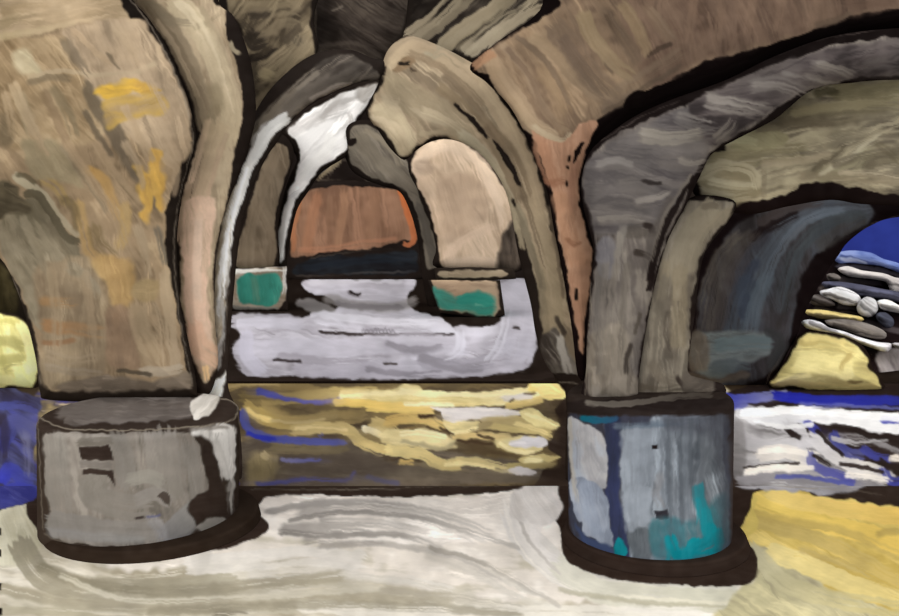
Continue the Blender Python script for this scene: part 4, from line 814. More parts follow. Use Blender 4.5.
p.P(zq([(300, 100), (450, 96), (452, 140), (380, 150), (300, 135)]), [(62, 62, 68), (84, 86, 94)], 80, soft=8, a=.7)
p.P(zq([(10, 60), (490, 50), (490, 88), (440, 98), (300, 102), (160, 100), (24, 95)]), (36, 29, 26), rag=1.5, soft=2)
p.S([(586, 402), (620, 404), (670, 398), (710, 394)], 6, (120, 111, 100), (70, 62, 54), a=.9, dry=.25)
for a_, b_ in ((386, 330), (402, 360), (425, 415), (345, 470), (300, 440), (360, 455)): p.S(zq([(a_, b_), (a_ + 3, b_ + 40), (a_ + 1, b_ + 75)]), 5, (30, 132, 142), a=.7, dry=.3)
for a_ in (300, 335, 365): p.S(zq([(a_, 110), (a_ + 2, 260), (a_ + 8, 400)]), 5, (78, 82, 88), a=.55, dry=.35)
drum('pedestal', .942, 4.25, .376, .384, .03, .688, p, rp)['label'] = 'round blue grey pedestal streaked with teal'
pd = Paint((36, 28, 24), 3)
drum('shadow_plinth', .965, 4.25, .435, .42, 0, .05, pd, rp, bev=.015, nz=12)  # dark disc built as the shadow beneath the blue pedestal

# grey shaft fanning into the vault
zr1 = lambda q: z(530, 130, 4.276, q)
zr2 = lambda q: z(530, 265, 4.276, q)
zr3 = lambda q: z(679, 0, 4.077, q)
p = Paint((34, 26, 24), 4)
GA, GB, GC = (74, 67, 63), (101, 93, 87), (126, 117, 107)
p.P([(588, 395), (588, 330), (595, 270), (600, 255), (596, 240), (592, 215), (586, 198), (583, 180), (587, 163), (598, 148), (620, 133), (660, 115), (700, 98), (760, 70), (830, 46), (880, 38), (960, 38), (960, 82), (899, 76), (850, 80), (800, 92), (760, 122), (730, 138), (712, 150), (700, 165), (690, 185), (680, 212), (668, 236), (655, 275), (646, 320), (640, 355), (636, 385), (640, 395)], [GA, GB, GB, GC], 84, rag=1.5, soft=1.5, sm=False)
p.P([(583, 185), (590, 160), (625, 135), (700, 104), (720, 130), (690, 180), (665, 220), (600, 235), (590, 210)], [(80, 74, 73), (94, 88, 85), (104, 97, 92)], 4, soft=5)
p.P([(690, 104), (760, 72), (830, 48), (960, 40), (960, 84), (860, 80), (800, 92), (750, 125), (710, 145)], [(64, 57, 56), (78, 70, 68), (88, 80, 76)], -6, soft=4)  # upper right end darker, vignette painted into the grey
for q, w, c in (([(120, 410), (220, 430), (350, 450)], 18, (108, 101, 94)), ([(300, 350), (400, 340), (500, 380)], 16, (104, 97, 91)), ([(560, 260), (620, 275), (700, 300)], 14, (104, 96, 90)), ([(520, 310), (600, 330), (650, 340)], 7, (110, 102, 95)), ([(0, 480), (60, 500), (130, 510)], 16, (100, 94, 90)), ([(0, 560), (80, 550), (160, 540)], 12, (98, 92, 88)), ([(160, 560), (200, 530), (220, 490)], 12, (102, 95, 88))):
    p.S(zr3(q), w, c, a=.75, dry=.4)
for q, w, c in (([(120, 400), (220, 415), (340, 440)], 9, (126, 118, 110)), ([(110, 430), (230, 455), (340, 470)], 6, (118, 110, 103)), ([(310, 345), (420, 350), (510, 385)], 8, (118, 110, 103)), ([(420, 300), (500, 320), (560, 345)], 6, (106, 99, 93)), ([(565, 258), (640, 280), (710, 305)], 7, (122, 114, 106)), ([(530, 320), (600, 340), (660, 345)], 4, (112, 105, 98)), ([(0, 470), (70, 490), (120, 500)], 7, (116, 109, 103)), ([(150, 560), (195, 525), (215, 495)], 8, (116, 108, 100))):
    p.S(zr3(q), w, c, a=.85, dry=.36, f=2, jit=12)
p.S(zr3([(760, 270), (840, 260), (899, 265)]), 10, (82, 76, 72), a=.6, dry=.4); p.S(zr3([(700, 325), (800, 320), (899, 320)]), 4, (42, 34, 32), a=.7, dry=.3)
for q, w, c in (([(480, 20), (600, 35), (720, 20)], 16, (118, 110, 100)), ([(300, 150), (380, 140), (420, 150)], 13, (104, 97, 92)), ([(280, 225), (330, 222)], 4, (126, 118, 110)), ([(380, 220), (480, 215)], 6, (110, 103, 97)), ([(450, 310), (530, 300), (590, 270)], 10, (114, 106, 100)), ([(560, 130), (660, 140), (740, 150)], 14, (98, 91, 86)), ([(300, 385), (400, 380), (500, 390)], 9, (112, 104, 97)), ([(250, 190), (280, 210)], 12, (84, 78, 76)), ([(420, 440), (480, 430), (530, 430)], 14, (82, 75, 68))):
    p.S(zr1(q), w, c, a=.75, dry=.3)
for q, w, c in (([(480, 10), (600, 25), (720, 12)], 9, (134, 126, 115)), ([(490, 45), (600, 55), (700, 40)], 6, (126, 118, 108)), ([(290, 145), (370, 130), (430, 150)], 8, (122, 115, 109)), ([(455, 305), (530, 290), (585, 268)], 6, (132, 124, 116)), ([(640, 130), (700, 140), (740, 130)], 7, (122, 114, 105)), ([(295, 380), (400, 372), (480, 382)], 6, (126, 118, 110)), ([(385, 440), (378, 520), (372, 640)], 5, (136, 127, 117)), ([(330, 500), (325, 640)], 5, (128, 121, 116))):
    p.S(zr1(q), w, c, a=.85, dry=.34, f=2, jit=12)
p.S(zr1([(480, 215), (520, 228), (560, 228)]), 4, (50, 43, 40), a=.8, dry=.2); p.S(zr1([(490, 405), (515, 410), (520, 430)]), 6, (48, 40, 36), a=.85)
p.S(zr1([(450, 520), (490, 530), (515, 545)]), 6, (56, 48, 42), a=.8)
p.P(zr1([(290, 480), (360, 465), (360, 620), (290, 620)]), [(106, 102, 104), (118, 113, 112)], 88, soft=3, a=.9)
p.S(zr1([(400, 420), (380, 520), (370, 640)]), 8, (124, 117, 108), a=.7, dry=.35)
p.S(zr1([(600, 290), (570, 370), (520, 460), (500, 600)]), 9, (84, 77, 72), a=.7, dry=.2)
p.P(zr2([(260, 300), (380, 250), (430, 330), (430, 460), (470, 510), (440, 560), (280, 570), (250, 540), (240, 420)]), [(104, 94, 83), (124, 114, 101), (142, 131, 117)], 88, soft=5)
for x0, c in ((300, (116, 108, 98)), (340, (128, 119, 107)), (390, (106, 98, 88)), (280, (98, 92, 86))):
    p.S(zr2([(x0 + 25, 0), (x0 + 5, 200), (x0, 460)]), 7, c, a=.6, dry=.4)
p.S(zr2([(280, 525), (290, 570), (330, 570)]), 9, (132, 123, 112), a=.8, dry=.2)
p.S(zr2([(430, 340), (415, 400), (412, 460)]), 5, (52, 45, 40), a=.8, dry=.2)
p.S(zr2([(470, 210), (450, 290)]), 4, (70, 62, 54), a=.7, dry=.3)
p.S(zr1([(700, 200), (640, 300), (570, 430), (510, 640)]), [3, 6, 8, 7], (34, 26, 24), a=.9, dry=.05); p.S(zr2([(530, 0), (510, 110)]), 6, (34, 26, 24), a=.9, dry=.1); p.S(zr1([(690, 190), (580, 360), (520, 560)]), 3.5, (112, 104, 95), a=.8, dry=.2)
p.S(zr2([(255, 20), (258, 200), (245, 380), (235, 560)]), 1.4, CHALK, a=.6, dry=.3)
p.S(zr3([(-70, 415), (0, 370), (150, 310), (380, 230), (560, 165), (680, 140), (899, 112)]), 1.3, (110, 98, 90), a=.55, dry=.35)
p.S([(600, 141), (640, 118), (680, 102)], 1.3, (110, 98, 90), a=.5, dry=.35)
sh = [(582, 408), (586, 370), (587, 334), (591, 277), (594, 252), (588, 225), (583, 205), (581, 182), (588, 156), (600, 141), (632, 118), (668, 101), (726, 80), (773, 57), (833, 36), (899, 28), (970, 26), (970, 86), (899, 80), (850, 83), (812, 90), (775, 119), (735, 140), (712, 154), (700, 176), (686, 205), (668, 240), (656, 280), (646, 330), (638, 384), (638, 402), (620, 408)]
body('shaft', sh, [(610, 400, 4.25), (620, 250, 4.3), (640, 150, 4.3), (760, 90, 4.2), (930, 60, 4.0)], p, thick=.3, bulge=.1, R=34, parent=rp)

# tan-grey rib on the same pedestal
p = Paint((34, 27, 24), 4)
p.P(zr1([(560, 540), (580, 460), (640, 360), (690, 300), (740, 305), (800, 300), (870, 320), (850, 370), (790, 440), (745, 520), (720, 560), (710, 640), (690, 720), (680, 900), (670, 1080), (662, 1170), (440, 1180), (425, 1140), (425, 1040), (450, 880), (490, 760), (530, 640)]), [(86, 78, 68), (111, 102, 89), (134, 124, 108)], 92, rag=1.5, soft=1.5)
p.S(zr1([(780, 330), (700, 420), (650, 520), (620, 640)]), 22, (128, 118, 99), (120, 110, 92), a=.8, dry=.2)
p.S(zr1([(850, 350), (760, 430), (710, 520), (690, 600)]), 9, (120, 110, 92), a=.75, dry=.3)
p.S(zr1([(740, 330), (770, 325), (800, 330)]), 8, (92, 83, 70), a=.7, dry=.2)
p.S(zr1([(580, 560), (575, 640), (560, 720)]), 9, (124, 113, 93), a=.7, dry=.2)
p.S(zr2([(640, 20), (640, 160), (630, 340)]), 16, (116, 105, 86), a=.7, dry=.2)
p.S(zr2([(580, 60), (560, 250), (540, 440)]), 12, (98, 90, 78), a=.7, dry=.3)
p.S(zr2([(490, 160), (470, 330), (460, 480)]), 10, (112, 104, 92), a=.7, dry=.35)
p.S(zr2([(590, 200), (580, 300), (600, 360)]), 5, (70, 62, 54), a=.6, dry=.3)
p.S(zr2([(460, 520), (540, 540), (640, 530)]), 9, (84, 75, 64), a=.8, dry=.2); p.S(zr2([(520, 420), (560, 480), (640, 500)]), 10, (108, 98, 84), a=.7, dry=.3)
p.S(zr2([(630, 480), (660, 530)]), 4, (40, 32, 28), a=.8)
p.P(zr2([(440, 545), (660, 545), (780, 530), (780, 545), (560, 575), (300, 600), (250, 575)]), [(84, 76, 67), (108, 99, 88)], -3, soft=2)
p.S(zr2([(480, 590), (600, 585), (700, 565), (800, 560)]), 4, (66, 57, 50), a=.7, dry=.3)
p.P(zr2([(660, 460), (760, 460), (790, 500), (760, 545), (660, 545)]), [(78, 70, 62), (94, 85, 75)], -20, soft=3)
rb = [(630, 404), (632, 380), (638, 330), (648, 285), (656, 250), (668, 225), (682, 205), (695, 196), (718, 196), (736, 203), (728, 222), (712, 242), (703, 258), (698, 285), (694, 320), (690, 350), (688, 372), (700, 378), (724, 385), (722, 399), (690, 403)]
body('rib', rb, [(670, 400, 4.32), (660, 300, 4.34), (720, 200, 4.5)], p, thick=.25, bulge=.06, R=22, parent=rp)

# olive web between pier and blue arch
p = Paint((26, 18, 17), 4)
zr4 = lambda q: z(689, 150, 4.276, q)
p.P([(702, 186), (697, 168), (705, 150), (725, 132), (742, 124), (760, 122), (770, 112), (785, 94), (805, 80), (850, 70), (899, 69), (960, 70), (960, 190), (899, 194), (880, 193), (855, 188), (830, 182), (805, 183), (795, 190), (760, 200), (737, 203), (715, 198)], [(82, 74, 62), (112, 103, 84), (142, 132, 108)], -8, rag=2, soft=1.5, br=1.8)
p.P(zr4([(20, 80), (100, 60), (250, 80), (305, 120), (305, 190), (220, 225), (110, 215), (50, 170)]), [(112, 102, 80), (126, 116, 92)], 10, soft=4)
p.S(zr4([(100, 30), (220, 40), (330, 20), (480, 10)]), 18, (112, 103, 78), (100, 92, 70), a=.75, dry=.25)
p.P(zr3([(270, 540), (340, 520), (440, 545), (420, 600), (300, 620), (210, 600)]), [(118, 110, 84), (130, 122, 94)], 10, soft=3)
p.S(zr3([(420, 470), (560, 450), (750, 440), (899, 425)]), 14, (78, 70, 54), (96, 87, 66), a=.6, dry=.3)
p.S(zr3([(640, 370), (760, 385), (899, 370)]), 20, (100, 92, 68), (112, 103, 76), a=.7, dry=.25)
p.S(zr3([(420, 480), (560, 500), (720, 480)]), 10, (88, 79, 62), a=.5, dry=.3)
p.S(zr3([(560, 380), (600, 370), (640, 375)]), 8, (64, 58, 42), a=.7, dry=.3)
p.S(zr4([(520, 130), (600, 70), (720, -20), (899, -110)]), 5, (140, 130, 106), a=.65, dry=.35)
p.S(zr4([(530, 90), (600, 40), (660, -10)]), 8, (74, 66, 52), a=.6, dry=.3)
p.S(zr4([(560, 110), (700, 80), (760, 0)]), 14, (116, 110, 86), a=.6, dry=.35)
p.S(zr4([(760, 60), (830, 30), (899, 20)]), 14, (84, 76, 60), a=.6, dry=.3); p.S(zr4([(800, -30), (870, 20), (899, 60)]), 8, (78, 70, 54), a=.5, dry=.3)
p.S(zr4([(480, 110), (620, 110), (760, 120), (899, 140)]), 8, (110, 99, 80), a=.7, dry=.4); p.S(zr4([(320, 90), (320, 200)]), 6, (92, 82, 66), a=.4, dry=.3)
for q, w, c in (([(40, 110), (130, 75), (260, 90), (290, 150)], 12, (146, 136, 112)), ([(60, 180), (150, 200), (260, 190)], 10, (140, 131, 108)), ([(90, 130), (180, 150), (270, 150)], 9, (150, 141, 117)), ([(90, -20), (180, -50), (280, -40)], 10, (150, 143, 112)), ([(320, 60), (450, 50), (600, 20)], 8, (132, 120, 98)), ([(560, 100), (680, 30), (820, -60)], 6, (158, 149, 126)), ([(620, 60), (760, 20), (899, 0)], 8, (84, 76, 62)), ([(640, 95), (780, 100), (899, 120)], 5, (146, 134, 112)), ([(300, -90), (450, -110), (620, -110)], 9, (86, 77, 61)), ([(450, -160), (640, -190), (899, -190)], 10, (124, 114, 88))):
    p.S(zr4(q), w, c, a=.75, dry=.32, f=3, jit=10)
p.S(zr4([(15, 90), (40, 75), (60, 70)]), 5, (22, 15, 14)); p.S(zr4([(-2, 195), (40, 205), (95, 212)]), 5, (24, 17, 15)); p.S(zr4([(110, -5), (150, -10)]), 6, (22, 15, 14))
for q in ([(706, 140), (716, 131), (730, 128)], [(783, 98), (788, 96)], [(795, 92), (806, 88), (820, 85)], [(800, 79), (840, 73), (899, 73)]): p.S(q, 4.5, (24, 17, 15), a=.85, dry=.2)
ol = [(692, 190), (698, 160), (715, 136), (760, 110), (800, 74), (860, 60), (975, 58), (975, 215), (899, 206), (860, 204), (830, 200), (790, 206), (750, 214), (712, 206)]
ov = body('ceiling', ol, [(700, 180, 4.75), (930, 130, 4.5)], p, thick=.2, bulge=.1, R=40)
tag(ov, 'olive brown vault web under the big black edged arch at right', 'vault', kind='structure')

# ================================================================== NEAR VAULT, brown with terracotta foot
p = Paint((24, 16, 15), 3)
zi = lambda q: z(460, 0, 4.077, q)
B1, B2, B3 = (96, 80, 66), (117, 98, 79), (138, 117, 93)
p.P([(478, 68), (500, 45), (530, 25), (560, 5), (580, -40), (960, -40), (960, 5), (899, 8), (860, 14), (830, 24), (800, 36), (760, 48), (700, 64), (660, 82), (630, 100), (600, 120), (580, 134), (568, 142), (550, 140), (530, 130), (515, 108), (495, 78)], [B1, B2, B2, B3], 62, rag=2, soft=1.5)
p.P([(640, -40), (960, -40), (960, 5), (899, 8), (840, 20), (790, 38), (700, 62), (650, 85)], [(88, 71, 59), (102, 83, 69), (112, 92, 76)], 74, soft=8)  # vignette painted in as a darker brown toward the right
p.P(zi([(110, 240), (180, 160), (300, 120), (420, 250), (520, 420), (450, 560), (360, 560), (290, 500), (210, 380)]), [(114, 95, 77), (136, 114, 90), (150, 128, 102)], 62, soft=5)
p.S(zi([(120, 230), (170, 320), (240, 430), (300, 510), (400, 565)]), [16, 20, 20, 18, 12], (150, 128, 102), (158, 138, 112), a=.85, dry=.12)
p.S(zi([(300, 520), (370, 560), (430, 575), (445, 545)]), 6, (176, 158, 130), a=.9, dry=.15)  # pale highlight painted along the curved lower edge
p.S(zi([(170, 180), (260, 270), (310, 380), (370, 480), (440, 530)]), 8, (152, 132, 108), (140, 119, 95), a=.75, dry=.25)
p.S(zi([(290, 150), (390, 220), (460, 310), (560, 400), (600, 420)]), [10, 12, 12, 10, 7], (142, 122, 97), (122, 104, 84), a=.85, dry=.15)
p.S(zi([(390, 120), (470, 210), (540, 320), (620, 390)]), 24, (104, 88, 73), (112, 95, 78), a=.7, dry=.2)
p.S(zi([(500, 60), (540, 150), (620, 250), (690, 310)]), [16, 16, 15, 13], (128, 111, 86), (122, 105, 82), a=.85, dry=.15)
p.S(zi([(660, 20), (720, 110), (765, 215)]), 13, (124, 106, 83), a=.8, dry=.2); p.S(zi([(760, 30), (820, 110), (850, 160)]), 11, (114, 95, 77), a=.7, dry=.25)
p.S(zi([(590, 50), (650, 130), (720, 240)]), 14, (100, 84, 68), a=.7, dry=.2)
p.S(zi([(770, 225), (820, 195), (860, 180)]), 5, (74, 60, 49), a=.8, dry=.2); p.S(zi([(600, 250), (620, 290)]), 9, (84, 71, 58), a=.7, dry=.2)
p.S(zi([(620, 380), (760, 300), (899, 220)]), 12, (116, 100, 82), a=.5, dry=.3); p.S(zi([(580, 450), (650, 410), (720, 390)]), 12, (112, 96, 80), a=.7, dry=.2)
p.S(zi([(340, 290), (400, 360), (440, 440)]), 18, (136, 113, 86), a=.5, dry=.3)
p.S(zi([(520, 320), (570, 380), (620, 400)]), 7, (130, 112, 92), a=.5, dry=.3)
for x0 in (60, 180, 300, 420, 560): p.S(zr3([(x0, -20), (x0 - 10, 80), (x0 - 20, 180 - x0 * .15)]), 9, (116, 95, 78) if x0 % 120 else (92, 76, 62), a=.5, dry=.3)
p.S(zr3([(470, -10), (500, 50), (510, 90)]), 7, (86, 70, 58), a=.5, dry=.3)
p.S(zr3([(560, 100), (600, 95), (700, 62)]), 7, (96, 80, 66), a=.8, dry=.3)
p.S(zr3([(680, 20), (760, 15), (880, 8)]), 8, (96, 77, 64), a=.7, dry=.3)
for q, w, c, d in (([(118, 232), (160, 315), (225, 420), (290, 505), (380, 560)], 13, (154, 131, 104), (166, 145, 117)), ([(190, 200), (280, 300), (330, 420), (400, 520)], 6, (112, 93, 76), (124, 104, 83)), ([(300, 160), (400, 235), (470, 325), (560, 400)], 9, (146, 125, 99), (130, 111, 90)), ([(420, 160), (500, 270), (590, 380)], 12, (94, 79, 66), (106, 90, 74)), ([(505, 60), (560, 180), (640, 270), (690, 305)], 13, (134, 116, 90), (128, 110, 86)), ([(665, 25), (715, 110), (760, 210)], 11, (130, 111, 87), (124, 105, 82)), ([(600, 60), (660, 150), (715, 240)], 10, (92, 77, 63), (100, 84, 69)), ([(780, 40), (830, 110), (860, 150)], 9, (120, 101, 82), (104, 87, 71)), ([(230, 150), (330, 230), (400, 330), (440, 420)], 6, (104, 88, 72), (116, 98, 79)), ([(300, 515), (350, 550), (420, 578), (445, 550)], 5, (180, 163, 135), (166, 148, 121)), ([(585, 455), (660, 420), (760, 350), (899, 270)], 5, (96, 82, 68), (90, 76, 63))):
    p.S(zi(q), w, c, d, a=.82, dry=.25, f=2.5, jit=9)
# black edge band
p.S([(975, 16), (899, 20), (833, 32), (790, 45), (740, 66), (690, 84), (650, 98), (615, 122), (590, 150)], [22, 22, 14, 13, 14, 15, 16, 16, 12], (20, 13, 12), a=1, dry=0)
p.P(zi([(670, 420), (720, 370), (780, 380), (770, 430), (690, 460)]), (20, 13, 12), rag=1)
# terracotta
TC = [(150, 114, 90), (172, 132, 105), (186, 147, 119)]
p.P([(531, 130), (545, 138), (562, 142), (572, 134), (580, 125), (597, 122), (590, 140), (584, 155), (580, 175), (579, 200), (582, 215), (588, 240), (592, 250), (591, 275), (588, 300), (585, 325), (584, 352), (581, 352), (577, 330), (572, 305), (566, 268), (558, 232), (553, 195), (546, 172), (538, 150)], TC, 84, rag=1.2, soft=1.2)
p.S(zr1([(40, 60), (60, 140), (90, 220)]), 16, (174, 130, 101), (160, 118, 92), a=.7, dry=.2); p.S(zr1([(60, 220), (100, 230), (150, 215)]), 7, (146, 102, 78), a=.6, dry=.2)
p.S(zr1([(200, 130), (180, 240), (185, 330)]), 9, (156, 114, 92), a=.6, dry=.25); p.S(zr1([(120, 280), (160, 420), (200, 560)]), 18, (182, 138, 107), a=.6, dry=.2); p.S(zr1([(160, 470), (190, 490), (210, 480)]), 5, (140, 98, 74), a=.7, dry=.3)
p.S(zi([(60, 270), (100, 240), (130, 215)]), 10, (152, 116, 88), a=.85, dry=.15)
p.S(zr1([(225, 55), (205, 90), (188, 135)]), [3, 6, 2], (30, 20, 18), a=1, dry=0)
for a, b in ((168, 122), (160, 158), (158, 228)): p.S(zr1([(a, b - 6), (a - 2, b + 6)]), 3, (32, 22, 18), a=.95, dry=0)
p.S(zr2([(200, 105), (200, 145)]), 3.5, (30, 22, 18), a=1, dry=0)
nv = [(470, 66), (500, 40), (540, 10), (585, -60), (980, -60), (980, 26), (899, 30), (833, 39), (773, 60), (726, 84), (668, 106), (632, 122), (602, 146), (592, 162), (586, 182), (587, 208), (596, 240), (598, 262), (595, 300), (591, 340), (588, 376), (578, 376), (572, 330), (563, 275), (554, 230), (548, 195), (538, 168), (524, 132), (508, 104), (486, 82)]
nb = body('vault_arch', nv, [(580, 370, 4.75), (575, 250, 4.75), (540, 100, 4.65), (760, 20, 4.45), (930, 0, 4.3)], p, thick=.25, bulge=.06, R=22)
tag(nb, 'brown vault arch with terracotta foot between the tan leg and grey pier', 'arch')

# ================================================================== BLUE-BLACK ARCH across the canal at right
p = Paint((20, 13, 13), 3)
zr5 = lambda q: z(689, 275, 4.276, q)
p.P(zr4([(50, 620), (90, 480), (170, 350), (250, 290), (360, 240), (520, 200), (650, 195), (740, 210), (790, 260), (770, 310), (680, 350), (580, 410), (520, 480), (470, 580), (450, 700), (420, 850), (340, 960), (240, 1000), (160, 1060), (40, 1090), (20, 1000), (10, 900), (30, 760)]), [(46, 42, 42), (56, 53, 54), (62, 64, 69)], 84, rag=2, soft=3)
p.S(zr4([(750, 240), (600, 240), (480, 290), (390, 380), (330, 480), (280, 600), (250, 720)]), [16, 18, 20, 22, 22, 22, 20], (66, 69, 75), (64, 70, 77), a=.8, dry=.3)
p.S(zr4([(660, 260), (540, 280), (440, 360), (360, 480), (320, 600)]), 9, (82, 90, 98), a=.6, dry=.4)
p.S(zr4([(740, 280), (640, 300), (540, 350), (460, 440), (420, 560), (400, 680)]), 14, (56, 60, 62), (62, 68, 72), a=.75, dry=.3)
p.S(zr4([(560, 410), (640, 360), (740, 300)]), 14, (60, 58, 56), a=.7, dry=.3)
p.S(zr4([(270, 380), (350, 330), (460, 280)]), 10, (28, 20, 20), a=.85, dry=.25)
p.S(zr4([(300, 310), (420, 250), (560, 215)]), 10, (58, 50, 48), a=.75, dry=.3)
p.S(zr4([(250, 620), (230, 700), (240, 560), (290, 480)]), 10, (44, 49, 60), a=.7, dry=.25)
for a_, c in ((110, (72, 66, 60)), (150, (64, 58, 55)), (60, (82, 75, 67)), (190, (54, 54, 60))):
    p.S(zr4([(a_ + 150, 360), (a_ + 60, 460), (a_ + 10, 600), (a_ - 20, 760)]), 10, c, a=.6, dry=.35)
p.S(zr5([(260, 20), (210, 140), (190, 260)]), 22, (52, 58, 68), (58, 64, 70), a=.75, dry=.25); p.S(zr5([(330, 20), (290, 120), (260, 240)]), 16, (74, 82, 88), a=.6, dry=.35)
p.P(zr5([(20, 260), (120, 240), (330, 250), (345, 330), (280, 370), (210, 380), (180, 440), (80, 450), (10, 390)]), [(72, 72, 68), (80, 86, 86), (94, 98, 96)], -5, soft=4, dry=.1)
p.S(zr5([(120, 300), (240, 290), (340, 290)]), 14, (80, 92, 94), a=.7, dry=.35); p.S(zr5([(100, 400), (180, 390), (240, 400)]), 14, (66, 72, 74), a=.7, dry=.3)
p.P(zr5([(0, 250), (60, 250), (90, 330), (80, 400), (0, 400)]), [(84, 75, 65), (98, 89, 78)], 88, soft=4, a=.8)
p.P(zr5([(-10, 420), (120, 440), (240, 410), (240, 450), (100, 470), (20, 520), (-20, 530)]), [(66, 58, 52), (82, 74, 66)], -18, soft=3)
p.S(zr5([(340, 240), (390, 270), (380, 330), (340, 380)]), 9, (50, 50, 50), a=.8, dry=.25)
p.S(zr5([(380, 230), (420, 120), (450, 20)]), 6, (48, 44, 42), a=.6, dry=.3)
p.S(zr4([(899, 285), (800, 310), (720, 365), (660, 440), (590, 540), (540, 640)]), 1.4, (96, 86, 78), a=.55, dry=.3)
p.S(zr5([(320, 480), (360, 400), (410, 330), (450, 270)]), 1.4, (96, 86, 78), a=.5, dry=.35)
ba = [(664, 384), (672, 340), (680, 290), (690, 250), (706, 215), (740, 190), (800, 172), (860, 168), (975, 172), (975, 214), (899, 217), (870, 226), (848, 242), (838, 256), (828, 270), (820, 284), (810, 302), (803, 318), (797, 335), (788, 352), (776, 376), (770, 386), (720, 388)]
bo = body('vault_arch', ba, [(720, 385, 7.95), (700, 250, 7.95), (820, 200, 7.8), (950, 190, 7.6)], p, thick=.5, bulge=.16, R=34)
tag(bo, 'dark blue black arch bending right over the yellow boulder', 'arch')

# ================================================================== RUBBLE BANK, STONES AND BOULDERS
p = Paint((22, 15, 15), 4)
p.P([(879, 350), (899, 348), (960, 352), (960, 396), (890, 396), (884, 380), (878, 368)], [(84, 78, 76), (118, 112, 108), (136, 130, 126)], 80, soft=3)
p.S([(880, 356), (892, 375), (899, 388)], 9, (140, 134, 130), a=.7, dry=.3)
for q, w, c in (([(600, 10), (700, 25), (820, 40)], 6, (74, 68, 68)), ([(640, 130), (720, 140), (800, 150)], 6, (84, 78, 74)), ([(540, 140), (640, 150), (760, 165)], 5, (70, 62, 54)), ([(520, 110), (600, 118)], 6, (80, 72, 66)), ([(760, 200), (840, 225), (899, 240)], 6, (66, 60, 60)), ([(620, 50), (560, 60)], 6, (88, 80, 74)), ([(840, 90), (899, 100)], 8, (78, 74, 80)), ([(640, -40), (760, -30), (899, 0)], 5, (96, 92, 100)), ([(700, 270), (800, 300), (870, 320)], 5, (104, 98, 94))):
    p.S(zr5(q), w, c, a=.85, dry=.25)
bk = body('bank', [(772, 390), (790, 350), (800, 318), (812, 292), (826, 266), (838, 254), (855, 258), (880, 262), (899, 268), (980, 276), (980, 390)], [(860, 385, 8.25), (860, 330, 8.9), (870, 265, 9.8)], p, thick=.5, bulge=.1, R=20)
tag(bk, 'dark rubble bank beyond the canal under the blue sky', 'bank', kind='structure')
BG = 'streaked stones on the dark bank'
def stone(pts, d, cols, ang, label, extra=()):
    pa = Paint(cols[0], 4)
    pa.P([(q[0] + (q[0] - sum(t[0] for t in pts) / len(pts)) * .06, q[1]) for q in pts], cols, ang, soft=2, rag=1)
    mx_ = [sum(q[k] for q in pts) / len(pts) for k in (0, 1)]; xs_ = [q[0] for q in pts]; sp = (max(xs_) - min(xs_)) * .42
    for k, (dy, c_) in enumerate(((2.2, tuple(t * .55 for t in cols[0])), (-1.6, cols[-1]), (.6, tuple(t * .78 for t in cols[0])))):
        t_ = math.radians(ang); ca_, sa_ = math.cos(t_), math.sin(t_)
        pa.S([(mx_[0] - sp * ca_, mx_[1] - sp * sa_ + dy), (mx_[0], mx_[1] + dy), (mx_[0] + sp * ca_, mx_[1] + sp * sa_ + dy)], 2.4, c_, a=.85, dry=.38, jit=14)
    for e in extra: pa.S(*e[:3], a=.85, dry=.2)
    o = body('rubble_stone', pts, d, pa, thick=.22, bulge=.1, R=6, g=.7, mat='rock', side=cols[0])
    return tag(o, label, 'stone', BG)
q5 = zr5
stone(q5([(620, -75), (650, -100), (710, -105), (780, -95), (830, -70), (899, -50), (960, -20), (960, 10), (899, -10), (830, -35), (760, -45), (690, -52), (640, -50)]), 9.45, [(78, 92, 150), (104, 120, 172), (130, 142, 186)], 14, 'light blue long stone at the top of the dark bank, just under the sky', [(q5([(650, -70), (720, -60), (760, -50)]), 4, (170, 178, 206))])
stone(q5([(635, -25), (680, -38), (740, -20), (830, -8), (880, 10), (930, 20), (930, 60), (885, 78), (860, 70), (840, 30), (760, 15), (680, 5)]), 9.25, [(168, 162, 158), (206, 200, 194), (190, 184, 180)], 12, 'white stone hooked down at its right end, just below the light blue stone')
stone(q5([(570, 30), (640, 28), (730, 40), (830, 60), (930, 80), (930, 120), (850, 105), (730, 90), (640, 68), (580, 52)]), 9.0, [(66, 66, 78), (84, 84, 98), (96, 98, 118)], 10, 'long slate grey stone above the row of pale lumps')
stone(q5([(558, 70), (600, 58), (650, 50), (710, 75), (735, 100), (720, 130), (660, 128), (620, 110), (575, 95)]), 8.85, [(128, 122, 118), (196, 192, 190), (216, 212, 210)], 15, 'large white lump at the left end of the pale row')
stone(q5([(722, 120), (760, 92), (800, 110), (808, 150), (780, 180), (735, 172), (718, 150)]), 8.75, [(150, 146, 142), (190, 186, 182), (204, 200, 196)], 40, 'round pale grey stone in the middle of the pale row')
stone(q5([(805, 112), (850, 105), (899, 130), (940, 145), (940, 170), (880, 160), (820, 145)]), 8.78, [(160, 156, 152), (214, 210, 206)], 12, 'white stone right of the round pale grey stone')
stone(q5([(510, 95), (550, 82), (610, 110), (625, 130), (580, 135), (530, 128)]), 8.8, [(64, 56, 52), (98, 90, 84)], 20, 'small brown grey stone at the left edge of the bank')
stone(q5([(800, 165), (840, 160), (875, 190), (872, 220), (840, 225), (805, 195)]), 8.65, [(54, 54, 62), (78, 80, 92)], 30, 'dark slate oval stone at the right below the white lump')
stone(q5([(495, 150), (560, 148), (640, 160), (740, 180), (735, 200), (650, 196), (570, 188), (510, 172)]), 8.65, [(120, 106, 74), (186, 166, 102), (196, 176, 114)], 6, 'thin mustard yellow stone above the yellow boulder')
